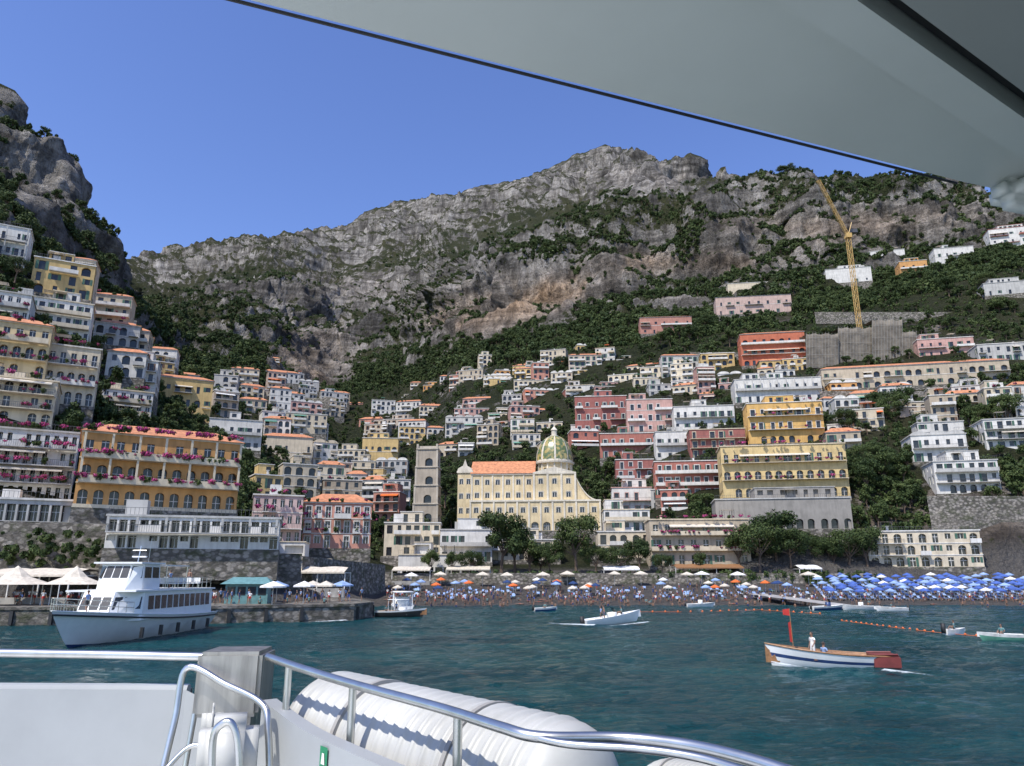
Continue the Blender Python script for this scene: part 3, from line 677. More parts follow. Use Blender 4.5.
HT=[treemesh('slope_tree_a',4,2.0,'oak',21,.22),treemesh('slope_tree_b',4.5,1.7,'oak',22,.22),treemesh('slope_tree_c',5,1.2,'oak',23,.22)]
random.seed(11); np.random.seed(11)
# ---------------------------------------------------------------- scrub masses (kept clear of the houses)
lists=[[],[],[]]; tl=[[],[],[]]; cnt=0; tries=0
K6=sum(segs[:6])
while cnt<42000 and tries<500000:
    tries+=1
    i=random.randrange(K6,NR-120) if R()<.75 else random.randrange(K6,K6+70); j=random.randrange(30,NC-30)
    k=kkv[i,j]
    if k>9.5: continue
    p=P2[i,j]; vg=veg[i,j]+noise.noise(Vector(p)*.03)*.6
    if vg<.46+R()*.25: continue
    if (int(p[0]//2),int(p[1]//2)) in MARK: continue
    if R()<.16 and p[1]<700: tl[cnt%3].append((p[0],p[1],p[2]-.3,U(.7,1.8))); cnt+=1; continue
    s=(U(1.0,2.8) if R()<.85 else U(2.8,4.2))*(1 if p[1]>420 else .75)
    lists[cnt%3].append((p[0]+U(-1,1),p[1]+U(-1,1),p[2]-.2*s,s)); cnt+=1
c2=0; tries=0
while c2<11000 and tries<160000:
    tries+=1
    i=random.randrange(24,K6); j=random.randrange(20,NC-20); k=kkv[i,j]
    if k<2.9: continue
    p=P2[i,j]
    if (int(p[0]//2),int(p[1]//2)) in MARK: continue
    if R()<.12: tl[c2%3].append((p[0],p[1],p[2]-.2,U(.7,1.5))); c2+=1; continue
    s=U(.5,1.5) if R()<.85 else U(1.5,2.4)
    lists[c2%3].append((p[0],p[1],p[2]-.15*s,s)); c2+=1
for q in range(3): scatter('hillside_scrub',lists[q],BM[q]); scatter('hillside_trees',tl[q],HT[q])
def tree(name,u,v,D,mi,s):
    p=W(u,v,D); o=bpy.data.objects.new(name,TM[mi]); COL.objects.link(o); o.location=p; o.scale=(s,s,s*U(.9,1.1)); o.rotation_euler=(0,0,U(0,6.28))
for (u,v,D,mi,s) in [(502,577,180,0,1.45),(515,577,184,3,1.2),(530,577,181,3,1.0),(550,577,179,1,.95),(576,576,180,0,1.35),(596,576,181,1,.9),(540,577,183,1,.8),(620,576,181,1,.95),(640,575,181,3,.9),(760,572,179,1,1.4),(777,570,183,0,1.45),(792,570,180,1,1.2),(850,572,182,1,1.3),(868,572,182,0,1.0),(740,570,184,3,.95),(835,572,182,3,.8),(815,570,184,1,1.0),(700,575,180,3,.5),(470,577,181,1,.75),(430,577,181,3,.6),(452,577,180,3,.55),(662,575,179,1,.6),
    (880,420,None,0,1.2),(895,422,None,1,1.3),(905,418,None,3,1.2),(865,470,None,1,1.1),(850,440,None,0,1.0),(868,500,None,3,1.2),(885,490,None,0,1.1),(978,425,None,1,.9),(1010,430,None,0,1.2),(396,500,None,0,1.1),(400,512,None,1,1.0),(445,505,250,3,1.1),(165,562,103,1,.55),(185,565,103,0,.45),(705,330,None,1,1.3),(690,345,None,0,1.3),(730,350,None,3,1.2),(950,300,None,0,1.4),(985,290,None,1,1.4),(1000,320,None,3,1.4),(15,280,165,1,.7),(330,400,None,0,1.1),(240,470,None,1,.8),(660,350,None,3,1.2),(560,372,None,1,1.2),(900,350,None,1,1.3),(960,385,None,0,1.1)]:
    tree('broadleaf_tree',u,v,D if D else hit(u,v),mi,s)
tree('umbrella_pine',787,184,705,2,1.7); tree('umbrella_pine',1012,210,640,2,1.3)
# ---------------------------------------------------------------- crane, net, walls
def lattice(mb,a,b,w,n,r=.09,mi=0):
    a=Vector(a);b=Vector(b); t=(b-a).normalized(); s=t.cross(Vector((0,1,0))).normalized()*w/2; q=t.cross(s).normalized()*w/2
    cs=[s+q,s-q,-s-q,-s+q]
    for c in cs: mb.tube([a+c,b+c],r,4,mi)
    for i in range(n):
        p=a.lerp(b,i/n); p2=a.lerp(b,(i+1)/n)
        for j in range(4):
            c,d=cs[j],cs[(j+1)%4]
            mb.tube([p+c,p+d],r*.6,4,mi,False); mb.tube([p+(c if i%2 else d),p2+(d if i%2 else c)],r*.6,4,mi,False)
Dc=350
mb=MB(); m0=W(857,366,Dc); mt=W(848,236,Dc); m0.x=mt.x
lattice(mb,m0-Vector((0,0,6)),mt,1.8,34,.14)
jt=W(818,180,Dc-6); cb=W(852,226,Dc+1)
lattice(mb,mt,jt,1.3,20,.15)
mb.box(-1.4,-1.5,-1.2,1.4,1.5,1.2,0,Matrix.Translation(mt)); mb.box(-1.6,-1,-1,1.6,1,1,1,Matrix.Translation(cb+Vector((1.5,2,-2))))
mb.tube([mt,cb+Vector((0,0,2))],.2,4,0); mb.tube([cb+Vector((0,0,2)),jt],.07,4,1); mb.tube([jt,jt-Vector((0,0,14))],.05,4,1)
mb.obj('tower_crane',['yel','rail'])
e=empty('scaffolded_building'); mb=MB(); pm_=MB(); Dn=hit(860,366)-4
for (u0,u1,vt) in ((806,838,334),(838,872,328),(872,902,320),(902,916,332)):
    rows=[]; n=max(3,int((u1-u0)/3))
    for i in range(n+1):
        u=u0+(u1-u0)*i/n; a=W(u,368,Dn+(2 if u0==838 else 0)); t=W(u,vt+.8*math.sin(i*1.7),Dn+(2 if u0==838 else 0))
        rows.append([a.lerp(t,q/8)+Vector((0,-.5*math.sin(i*1.3+q*.8)*.5,0)) for q in range(9)]+[t+Vector((0,9,.5))])
        pm_.tube([a+Vector((0,-.5,0)),t+Vector((0,-.5,.6))],.05,4)
    mb.grid(rows)
    for q in range(1,8,2):
        pm_.tube([rows[0][q]+Vector((0,-.6,0)),rows[-1][q]+Vector((0,-.6,0))],.05,4)
mb.obj('netting',['net'],e,True); pm_.obj('scaffold_poles',['conc'],e)
def wall(name,u0,u1,vt,vb,D0,D1,mat='stone',th=1.2):
    a=W(u0,vb,D0);b=W(u1,vb,D1);h0=W(u0,vt,D0).z-a.z; mb=MB(); n=max(3,int((b-a).length/2)); rows=[]
    d=(b-a);d.z=0;nn=Vector((d.y,-d.x,0)).normalized()
    for i in range(n+1):
        t=i/n;p=a.lerp(b,t); k=noise.noise(Vector((i*.7,0,3)))*.25
        rows.append([p-Vector((0,0,4))+nn*(.3+k),p+nn*(.3+k),p+Vector((0,0,h0*.5))+nn*(.1-k),p+Vector((0,0,h0)),p+Vector((0,0,h0))-nn*th])
    mb.grid(rows); mb.obj(name,[mat])
wall('stone_retaining_wall',-40,118,522,575,99,103); wall('stone_retaining_wall',118,300,550,585,100,112,'stone')
wall('stone_retaining_wall',300,384,556,590,118,160); wall('promenade_wall',384,880,573,583,174,176,'stone')
wall('stone_retaining_wall',602,720,510,524,238,234); wall('stone_retaining_wall',850,1060,508,520,215,215)
for (u0,u1,vt,vb) in [(215,330,398,402),(820,1000,391,399),(930,1060,496,520),(380,470,556,566),(590,720,552,558),(815,1060,312,317),(690,800,352,357)]:
    D=hit((u0+u1)/2,vb); wall('stone_retaining_wall',u0,u1,vt,vb,D-3,D-3)
# ---------------------------------------------------------------- quay and beach furniture
mb=MB(); pts=[(-90,79),(-36,84),(-19,93),(-18,100),(-22,112),(-30,125),(-90,125)]
for a,b in zip(pts[:-2],pts[1:-1]):
    mb.poly([(a[0],a[1],-2),(b[0],b[1],-2),(b[0],b[1],1.9),(a[0],a[1],1.9)],0)
    d=Vector((b[0]-a[0],b[1]-a[1],0)); L=d.length; d.normalize(); nn=Vector((d.y,-d.x,0))
    for i in range(int(L/4)):
        c=Vector((a[0],a[1],0))+d*(i*4+1); T=Matrix.Translation(c+nn*.01)@Matrix.Rotation(math.atan2(d.y,d.x),4,'Z'); mb.box(-.18,-.3,.1,.18,0,1.5,1,T)
    T=Matrix.Translation(Vector((a[0],a[1],0)))@Matrix.Rotation(math.atan2(d.y,d.x),4,'Z'); mb.box(0,-.12,1.62,L,-.002,1.905,0,T)
mb.poly([(p[0],p[1],1.9) for p in pts],0)
mb.obj('stone_quay',['stone','dark'])
def umb(mb,x,y,z,r,h,mi,n=8,square=False):
    mb.tube([(x,y,z-.2),(x,y,z+h)],.04,5,0,False)
    n=4 if square else n; o=math.pi/4 if square else U(0,1); c=(x,y,z+h+.25)
    ring=[(x+r*math.cos(o+q*2*math.pi/n),y+r*math.sin(o+q*2*math.pi/n),z+h-.25*r/1.2) for q in range(n)]
    for q in range(n):
        a,b=ring[q],ring[(q+1)%n]; mb.poly([c,a,b],mi); mb.poly([a,b,(b[0],b[1],b[2]-.18),(a[0],a[1],a[2]-.18)],mi)
mb=MB(); lm=MB()
for row in range(8):
    D=148+row*4.0
    xa=bs(830-row*2,590)[0]*D; xb=bs(1080,590)[0]*D; x=xa
    while x<xb:
        z=gz(x,D)
        if R()<.88: umb(mb,x+U(-.4,.4),D+U(-.5,.5),z,U(1.0,1.2),U(1.9,2.2),1 if R()<.6 else (2 if R()<.6 else 3))
        for s in (-.8,.8):
            T=TR((x+s,D-.2,z)); lm.box(-.3,-.9,.3,.3,.5,.36,0,T); 
            for q in ((-.26,-.8),(.22,-.8),(-.26,.4),(.22,.4)): lm.box(q[0],q[1],0,q[0]+.04,q[1]+.04,.3,1,T)
            T2=T@Matrix.Translation((0,.5,.33))@Matrix.Rotation(.6,4,'X'); lm.box(-.3,0,-.03,.3,.6,.03,0,T2)
        x+=3.0
mb.obj('blue_beach_umbrellas',['frame','blue','lblue','canvw']); 
for _ in range(110):
    u=U(400,810); D=U(146,166); p=W(u,590,D); z=gz(p.x,D); T=TR((p.x,D,z),U(-.3,.3))
    lm.box(-.3,-.9,.3,.3,.5,.36,random.choice((0,2,3,0)),T); T2=T@Matrix.Translation((0,.5,.33))@Matrix.Rotation(.6,4,'X'); lm.box(-.3,0,-.03,.3,.6,.03,0,T2)
    for q in ((-.26,-.8),(.22,-.8),(-.26,.4),(.22,.4)): lm.box(q[0],q[1],0,q[0]+.04,q[1]+.04,.3,1,T)
lm.obj('sun_loungers',['lblue','frame','canvw','awng'])
mb=MB()
for _ in range(44):
    u=U(395,815); D=U(150,168); x=W(u,590,D).x; umb(mb,x,D,gz(x,D),1.05,2.1,random.choice((1,1,4,3,5,1,4,2,3,5)))
mb.obj('beach_umbrellas',['frame','canvas','orange','lblue','canvw','navy'])
mb=MB()
for u in list(range(405,720,34))+[735,815]:
    D=170+U(-1,3); x=W(u+U(-10,10),575,D).x; umb(mb,x,D,gz(x,D)+.3,U(1.7,2.3),2.7,random.choice((1,2,2,2)),square=True)
mb.obj('restaurant_parasols',['frame','canvw','canvas'])
def pav(name,u0,u1,D,z,h,dp,roofm,yaw=0):
    a=W(u0,575,D);w=W(u1,575,D).x-a.x; e=empty(name,TR((a.x,D,z),yaw)); mb=MB(); n=max(2,int(w/3))
    for i in range(n+1):
        for y in (0,dp): mb.box(w*i/n-.07,y-.07,-1,w*i/n+.07,y+.07,h)
    mb.box(-.1,-.1,h,w+.1,dp+.1,h+.12); mb.obj('frame',['frame'],e)
    mb=MB(); rows=[]
    for i in range(4*n+1):
        sg=.22*abs(math.sin(math.pi*i/4)); rows.append([(w*i/(4*n),-.5,h-.05),(w*i/(4*n),-.5,h+.2),(w*i/(4*n),dp*.5,h+.9+sg*.6),(w*i/(4*n),dp,h+.6)])
    mb.grid(rows); mb.obj('awning',[roofm],e)
    mb=MB(); mb.box(0,-.3,-.6,w,-.15,.75); mb.obj('parapet',['conc'],e)
    mb=MB()
    for i in range(int(w/1.6)):
        for j in range(2):
            T=TR((.8+i*1.6,1+j*2,0)); mb.box(-.4,-.4,.7,.4,.4,.75,0,T); mb.box(-.05,-.05,0,.05,.05,.7,0,T)
            for s in (-.65,.65): mb.box(s-.2,-.2,.42,s+.2,.2,.46,0,T); mb.box(s-.2+(0 if s<0 else .36),-.2,.46,s-.16+(0 if s<0 else .36),.2,.9,0,T)
    mb.obj('tables_and_chairs',['wood'],e)
pav('restaurant_terrace',446,490,178,3.6,3,5,'canvas'); pav('restaurant_terrace',604,640,178,3.6,3,5,'canvw'); pav('restaurant_terrace',676,744,177,4,3.0,6,'wood'); pav('restaurant_terrace',800,822,176,3.8,3,5,'canvw'); pav('restaurant_terrace',392,430,174,3.4,3,5,'canvas')
pav('restaurant_terrace',-20,70,92,1.9,3.2,8,'canvas'); pav('restaurant_terrace',290,345,118,2.6,3,4,'canvas')
hg=[]
for _ in range(420):
    u=random.choice((U(390,480),U(490,600),U(600,750),U(640,760),U(750,880))); D=176.0+U(-.5,1.5); x=W(u,575,D).x; hg.append((x,D,U(3.0,5.2),U(.6,1.4)))
scatter('promenade_hedge',hg,BM[1])
hb_=[(bs(u,540)[0]*D,D,z,s) for (u,D,z,s) in [(U(-20,118),99.5+U(-.8,.5),U(6,10.5),U(.4,1.1)) for _ in range(60)]]
scatter('wall_shrubs',hb_,BM[2])
mb=MB()
for (cx,cy,r) in [(-57,88,4.2),(-50.5,88.5,3.6),(-64,87,4)]:
    c=(cx,cy,6.3); ring=[(cx+r*math.cos(q*math.pi/4),cy+r*math.sin(q*math.pi/4)*.8,4.2) for q in range(8)]
    mid=[(cx+r*.4*math.cos(q*math.pi/4),cy+r*.32*math.sin(q*math.pi/4),5.0) for q in range(8)]
    mb.grid([ring,mid,[c]*8],0,True)
    for q in ring[::2]: mb.tube([(q[0],q[1],1.9),q],.06,5,1)
mb.obj('marquee_tent',['canvas','frame'])
def kiosk():
    p=W(228,592,93); e=empty('ticket_kiosk',TR((p.x,92,1.9),.1)); mb=MB(); mb.box(0,0,0,5,2.6,2.3); mb.obj('cabin',['teal'],e)
    mb=MB(); mb.poly([(-.5,-.6,2.3),(5.5,-.6,2.3),(4.5,1.3,3.1),(.5,1.3,3.1)]); mb.poly([(5.5,3.2,2.3),(-.5,3.2,2.3),(.5,1.3,3.1),(4.5,1.3,3.1)]); mb.poly([(5.5,-.6,2.3),(5.5,3.2,2.3),(4.5,1.3,3.1)]); mb.poly([(-.5,3.2,2.3),(-.5,-.6,2.3),(.5,1.3,3.1)]); mb.obj('roof',['teal'],e)
    mb=MB()
    for i in range(4): mb.box(.25+i*1.2,-.03,1.0,1.2+i*1.2,-.005,2.0)
    mb.obj('windows',['glass'],e)
kiosk()
mb=MB()
for (x,y) in [(-28,90),(-26,96),(-33,94),(-24,99),(-30,98),(-27,104),(-23,104)]: umb(mb,x,y,1.9,1.5,2.4,random.choice((1,2,3)),square=R()<.5)
mb.obj('quay_parasols',['frame','lblue','canvw','canvas'])
# ---------------------------------------------------------------- people
def person(name,J,cols,rs=1.0,fingers=False):
    vs=[];es=[];rd=[]
    def add(p,r,par=None):
        vs.append(p); rd.append(r)
        if par is not None: es.append((par,len(vs)-1))
        return len(vs)-1
    g=lambda k:Vector(J[k])
    pel=add(g('pelvis'),(.15,.11)); bel=add(g('pelvis').lerp(g('chest'),.5),(.13,.095),pel); ch=add(g('chest'),(.155,.11),bel)
    nk=add(g('neck'),(.055,.055),ch); hd=g('head'); up=(hd-g('neck')).normalized()
    h1=add(hd-up*.03,(.075,.09),nk); h2=add(hd+up*.07,(.078,.095),h1); h3=add(hd+up*.12,(.05,.06),h2)
    for s in ('L','R'):
        sh=add(g('sh'+s),(.058,.058),ch); el=add(g('el'+s),(.042,.042),sh); wr=add(g('wr'+s),(.028,.028),el)
        d=(g('wr'+s)-g('el'+s)).normalized(); pm=add(g('wr'+s)+d*.07,(.04,.018),wr)
        if fingers:
            sd=d.cross(Vector((1,0,0))); sd=sd.normalized() if sd.length>.1 else Vector((0,1,0))
            for q,Lf in enumerate((.07,.085,.08,.06)):
                b=g('wr'+s)+d*.09+sd*(q-1.5)*.021; a1=add(b,(.009,.009),pm); a2=add(b+d*Lf*.5+Vector((0,0,-.006)),(.008,.008),a1); add(b+d*Lf*.9+Vector((0,-.012,-.012)),(.007,.007),a2)
            t1=add(g('wr'+s)+d*.03+sd*-.045,(.011,.011),wr); add(g('wr'+s)+d*.07+sd*-.065,(.009,.009),t1)
        else: add(g('wr'+s)+d*.15,(.025,.012),pm)
        hp=add(g('hip'+s),(.088,.088),pel); kn=add(g('kn'+s),(.056,.056),hp); an=add(g('an'+s),(.036,.036),kn)
        add(g('to'+s),(.035,.025),an)
    me=bpy.data.meshes.new('t'); me.from_pydata([tuple(v) for v in vs],es,[])
    o=bpy.data.objects.new('t',me); COL.objects.link(o); o.modifiers.new('s','SKIN')
    for i,r in enumerate(rd):
        d=me.skin_vertices[0].data[i]; d.radius=(r[0]*rs,r[1]*rs); d.use_root=(i==0)
    m=o.modifiers.new('ss','SUBSURF'); m.levels=1; m.render_levels=1
    dg=bpy.context.evaluated_depsgraph_get(); dg.update()
    nm=bpy.data.meshes.new_from_object(o.evaluated_get(dg)); nm.name=name
    bpy.data.objects.remove(o)
    mb=MB(); f=Vector(J.get('face',(0,-1,0))).normalized(); rt=f.cross(up).normalized()
    mb.tube([hd+up*.04+f*.085,hd+up*.0+f*.115,hd-up*.005+f*.09],[.008,.014,.012],6,0)
    for s in (-1,1):
        mb.lathe(tuple(hd+up*.035+f*.09+rt*s*.032),[(.0,-.009),(.011,0),(.0,.009)],6,2); mb.lathe(tuple(hd+up*.01+rt*s*.083),[(.0,-.03),(.014,0),(0,.03)],6,0)
    mb.tube([hd-up*.04+f*.092-rt*.025,hd-up*.043+f*.098,hd-up*.04+f*.092+rt*.025],.006,5,3)
    rows=[]
    for i in range(7):
        a=i/6*math.pi*.62; rows.append([hd+up*(.045+.105*math.cos(a))-f*.018+(rt*math.cos(q*math.pi/6)*.098+f*math.sin(q*math.pi/6)*.108)*math.sin(a)*(1 if math.sin(q*math.pi/6)<.3 else .72) for q in range(12)])
    mb.grid(rows,2,True)
    k=len(nm.vertices)
    V=[tuple(v.co) for v in nm.vertices]+mb.v; Fq=[tuple(p.vertices) for p in nm.polygons]; MI=[]
    for p in nm.polygons:
        c=p.center
        def sd(a,b):
            ab=b-a; t=max(0,min(1,(c-a).dot(ab)/ab.length_squared)); return (c-(a+ab*t)).length,t
        cand=[('torso',*sd(g('pelvis'),g('chest'))),('neck',*sd(g('chest'),hd+up*.1))]
        for s in ('L','R'):
            cand+=[('arm',*sd(g('sh'+s),g('el'+s))),('fore',*sd(g('el'+s),g('wr'+s)+(g('wr'+s)-g('el'+s)).normalized()*.15)),('thigh',*sd(g('hip'+s),g('kn'+s))),('calf',*sd(g('kn'+s),g('to'+s)))]
        n_,_,t=min(cand,key=lambda q:q[1])
        mi=0
        if n_=='torso': mi=1 if t<.25 else (4 if cols[1] else 0)
        elif n_=='neck': mi=4 if (t<.25 and cols[1]) else 0
        elif n_=='arm': mi=4 if (cols[1] and t<.6) else 0
        elif n_=='thigh': mi=1 if t<cols[3] else 0
        MI.append(mi)
    Fq+=[tuple(k+i for i in f_) for f_ in mb.f]; MI+=mb.m
    m2=bpy.data.meshes.new(name); m2.from_pydata(V,[],Fq)
    for q in ('skin',cols[0],'hair','red',cols[1] or 'skin'): m2.materials.append(M[q])
    m2.polygons.foreach_set('material_index',MI); m2.polygons.foreach_set('use_smooth',[True]*len(Fq)); m2.update()
    return m2
def stand(w=0,armup=0):
    J=dict(pelvis=(0,0,.95),chest=(0,0,1.33),neck=(0,0,1.5),head=(0,-.02,1.62))
    for s,k in (('L',-1),('R',1)):
        J['sh'+s]=(.19*k,0,1.41);J['el'+s]=(.25*k,.03-w*k*.12,1.13);J['wr'+s]=(.25*k,-.08-w*k*.2,.90)
        J['hip'+s]=(.1*k,0,.9);J['kn'+s]=(.11*k,-.03+w*k*.2,.5);J['an'+s]=(.11*k,.03+w*k*.34,.08+abs(w)*.03);J['to'+s]=(.12*k,-.13+w*k*.34,.03)
    if armup: J['elR']=(.32,-.15,1.35);J['wrR']=(.22,-.28,1.55)
    return J
def sit():
    J=stand(); d=.83
    for k in list(J):
        if k[:2] not in('kn','an','to'): J[k]=(J[k][0],J[k][1],J[k][2]-d+.02)
    for s,k in (('L',-1),('R',1)):
        J['kn'+s]=(.14*k,-.38,.38);J['an'+s]=(.13*k,-.55,.06);J['to'+s]=(.13*k,-.7,.04); J['el'+s]=(.26*k,-.05,.34);J['wr'+s]=(.2*k,-.28,.36)
    return J
def lie():
    J=stand(); Q={}
    for k,p in J.items(): Q[k]=(p[0],p[2]-.9,.14-p[1]*.4)
    Q['face']=(0,0,1); return Q
PM=[person('standing_man',stand(0),('navy',None,0,.6)),person('walking_woman',stand(.7),('red','canvw',0,.3),.88),person('walking_man',stand(-.8),('blue','dark',0,.6)),person('waving_person',stand(.2,1),('dark',None,0,.2),.9),
    person('sitting_woman',sit(),('dark','teal',0,.25),.9),person('sunbather',lie(),('red',None,0,.15),.92),person('standing_person',stand(.3),('dark','lblue',0,.6)),person('standing_woman',stand(0),('dark',None,0,.1),.86),person('dressed_woman',stand(.3),('navy','navy',0,.7),.88)]
crowd=empty('beach_crowd')
def addp(par,mi,x,y,z,yaw=None,s=None):
    o=bpy.data.objects.new(PM[mi].name,PM[mi]); COL.objects.link(o); o.parent=par; o.location=(x,y,z); o.rotation_euler=(0,0,U(0,6.28) if yaw is None else yaw); k=s or U(.9,1.04); o.scale=(k,k,k); return o
for _ in range(520):
    u=U(385,1040) if R()<.7 else U(385,830); b=bs(u,600)[0]; D0=node(1,b)[0]; D=D0+abs(random.gauss(0,11))+U(-1,3)
    if D>172: D=U(142,165)
    x=b*D; mi=random.choice((0,1,2,6,6,7,4,5,8,1,8,2)); addp(crowd,mi,x,D,gz(x,D)+.02)
for _ in range(60):
    u=U(385,1030); b=bs(u,600)[0]; D=node(1,b)[0]-abs(random.gauss(1,4)); addp(crowd,random.choice((0,3,7)),b*D,D,-U(.3,.95))
qc=empty('quay_crowd')
for _ in range(80):
    x=U(-62,-20); y=U(86,97)+max(0,(x+36)*.45); addp(qc,random.choice((8,1,2,6,1,6,4)),x,y,1.9)
# ---------------------------------------------------------------- boats
def hull(mb,L,B,fb,rise,draft,cols,floor=None,dmi=0,tr=.85,p=2.3,rake=.12,ns=22,nj=8):
    rows=[];tp=[]
    for i in range(ns+1):
        t=i/ns
        hb=B/2*(tr+(1-tr)*math.sin(min(1,t/.4)*math.pi/2)) if t<.4 else B/2*max(.004,1-((t-.4)/.6)**p)
        sh=fb+rise*t**2.2; r=[]
        for j in range(-nj,nj+1):
            k=abs(j)/nj; y=hb*(k**(.45 if t<.6 else .45+.5*(t-.6)/.4))*(1 if j>0 else -1); z=-draft*(1-.6*t**4)+(sh+draft*(1-.6*t**4))*k**1.35
            r.append((L*(t-.5)+rake*L*t**4*(k-.5),y,z))
        rows.append(r); tp.append((hb,sh,L*(t-.5)+rake*L*t**4*.5))
    mb.grid(rows,0,False,lambda i,j:cols[min(len(cols)-1,int((abs(j+.5-nj)/nj)*len(cols)))])
    mb.poly(rows[0],cols[-1])
    ins=.07
    for i in range(ns):
        (h0,s0,x0),(h1,s1,x1)=tp[i],tp[i+1]
        if floor is None: mb.poly([(x0,-h0,s0-.002),(x1,-h1,s1-.002),(x1,h1,s1-.002),(x0,h0,s0-.002)],dmi)
        else:
            q0=.62-.25*(i/ns)**3; q1=.62-.25*((i+1)/ns)**3
            for s in (-1,1):
                a0=max(0,h0-ins);a1=max(0,h1-ins)
                mb.poly([(x0,s*h0,s0),(x1,s*h1,s1),(x1,s*a1,s1),(x0,s*a0,s0)],cols[-1]); mb.poly([(x0,s*a0,s0),(x1,s*a1,s1),(x1,s*a1*q1,floor),(x0,s*a0*q0,floor)],dmi)
            mb.poly([(x0,-(h0-ins)*q0,floor),(x1,-(h1-ins)*q1,floor),(x1,(h1-ins)*q1,floor),(x0,(h0-ins)*q0,floor)],dmi)
    return tp
c=ground(832,667); T=TR(c,math.radians(180-12)); e=empty('wooden_motorboat',T)
mb=MB(); tp=hull(mb,6.8,2.1,.66,.55,.35,[0,0,0,0,1,0,0],floor=.18,dmi=2,tr=.6,rake=.06); mb.obj('hull',['wpaint','navy','wood'],e,True)
mb=MB()
for s in (-1,1): mb.tube([(x,s*h,z+.03) for h,z,x in tp],.05,6,0)
for x in (-1.9,-.6,.9): mb.box(x-.15,-.8,.42,x+.15,.8,.47,0)
mb.box(-.5,-.35,.15,.5,.35,.75,0); mb.obj('gunwales_and_thwarts',['wood'],e)
mb=MB(); mb.box(-3.46,-.74,.02,-2.1,.74,.76)
mb.tube([(-3.4,-.74,.80),(-2.1,-.84,.78)],.06,6);mb.tube([(-3.4,.74,.80),(-2.1,.84,.78)],.06,6); mb.box(-3.5,-.88,.12,-2.1,.88,.66); mb.obj('stern_fender',['maroon'],e)
mb=MB(); mb.tube([(2.0,0,.3),(2.05,0,3.2)],.025,6,0); mb.poly([(2.05,.01,3.2),(2.05,.01,2.8),(2.45,.15,2.85),(2.45,.12,3.15)],1); mb.poly([(2.03,.0,1.3),(2.03,0,2.5),(2.2,.1,2.4),(2.18,.12,1.35)],1); mb.obj('flagpole',['wood','red'],e)
J=stand(.1); J['elR']=(.34,-.12,1.2); J['wrR']=(.42,-.34,1.05)
pm=person('boatman',J,('canvw','canvw',0,.7),1.0,True); o=bpy.data.objects.new('boatman',pm); COL.objects.link(o); o.location=c+Vector((-1.0,0,.2)); o.rotation_euler=(0,0,-1.2); o.scale=(.98,)*3
pm2=person('seated_boatman',sit(),('navy','lblue',0,.6),1.0,True); o=bpy.data.objects.new('boat_passenger',pm2); COL.objects.link(o); o.location=c+Vector((-.3,.2,.42)); o.rotation_euler=(0,0,2.0)
c=ground(612,624); e=empty('speedboat',Matrix.Translation(c+Vector((0,0,.1)))@Matrix.Rotation(math.radians(14),4,'Z')@Matrix.Rotation(math.radians(-6),4,'Y'))
mb=MB(); tp=hull(mb,6.4,2.3,.7,.35,.35,[0,0,0,0,0,0],floor=.3,dmi=0,tr=.9,rake=.1); mb.box(-.3,-.5,.3,.5,.5,1.15,0); mb.poly([(.5,-.5,1.15),(.5,.5,1.15),(.2,.45,1.6),(.2,-.45,1.6)],1); mb.box(-3.6,-.2,.1,-3.2,.2,1.1,2); mb.box(-1.6,-.8,.3,-1.1,.8,.75,0); mb.obj('hull',['wpaint','glass','dark'],e,True)
for i,(x,y) in enumerate([(-.7,.2),(-1.3,-.5),(1.4,.3)]): o=addp(e,(0,6,4)[i],x,y,.32 if i<2 else .75,-1.6,.95)
c=ground(400,617); e=empty('moored_motorboat',TR(c,math.radians(-10)))
mb=MB(); hull(mb,6.4,2.2,.75,.4,.35,[0,0,0,0,0,1],floor=.3,dmi=2,tr=.75); mb.box(-1.5,-.8,2.15,1.2,.8,2.22,1)
for x in (-1.4,1.1):
    for y in (-.7,.7): mb.tube([(x,y,.3),(x,y,2.15)],.03,5,1)
mb.box(0,-.4,.25,.8,.4,1.2,1); mb.obj('hull',['dark','wpaint','wood'],e,True)
addp(e,6,-.6,.2,.32,.4); addp(e,4,-1.8,-.3,.6,1)
c=Vector((W(408,600,118).x,112,0)); e=empty('tour_launch',TR(c,math.radians(100)))
mb=MB(); hull(mb,11,3.2,1.1,.6,.4,[1,1,1,0,0,0],floor=.5,dmi=0,tr=.85); mb.box(-4,-1.4,2.9,2.6,1.4,3.02,0)
for x in (-3.8,-1.4,1,2.4):
    for y in (-1.3,1.3): mb.tube([(x,y,.5),(x,y,2.9)],.04,5,0)
mb.box(1.2,-1.1,.4,2.4,1.1,2.2,0); mb.box(2.41,-.9,1.3,2.43,.9,2.0,2); mb.obj('hull',['wpaint','navy','glass'],e,True)
for u,v,L,yw,cc in [(862,610,6,175,'wpaint'),(828,610,5.5,10,'navy'),(892,611,4.5,170,'wpaint'),(955,634,2.4,20,'wpaint'),(1003,640,3.4,170,'awng'),(545,611,3.6,20,'navy'),(700,607,5,10,'wpaint')]:
    c=ground(u,v); e=empty('small_boat',TR(c,math.radians(yw))); mb=MB(); hull(mb,L,L*.36,.3+L*.05,L*.05,.3,[0,0,0,0,1],floor=.24,dmi=1,tr=.8)
    mb.box(-L*.5-.25,-.15,.1,-L*.5,.15,.95,2); mb.box(-L*.1,-L*.14,.35,L*.03,L*.14,.42,1)
    if L>4.5: mb.box(-.2,-.3,.2,.4,.3,1.2,0); mb.poly([(.4,-.3,1.2),(.4,.3,1.2),(.2,.3,1.6),(.2,-.3,1.6)],2)
    mb.obj('hull',[cc,'frame','dark'],e,True)
    if R()<.8 or L<4: addp(e,4,0,0,.35,U(0,6))
mb=MB(); a=W(745,585,150); 
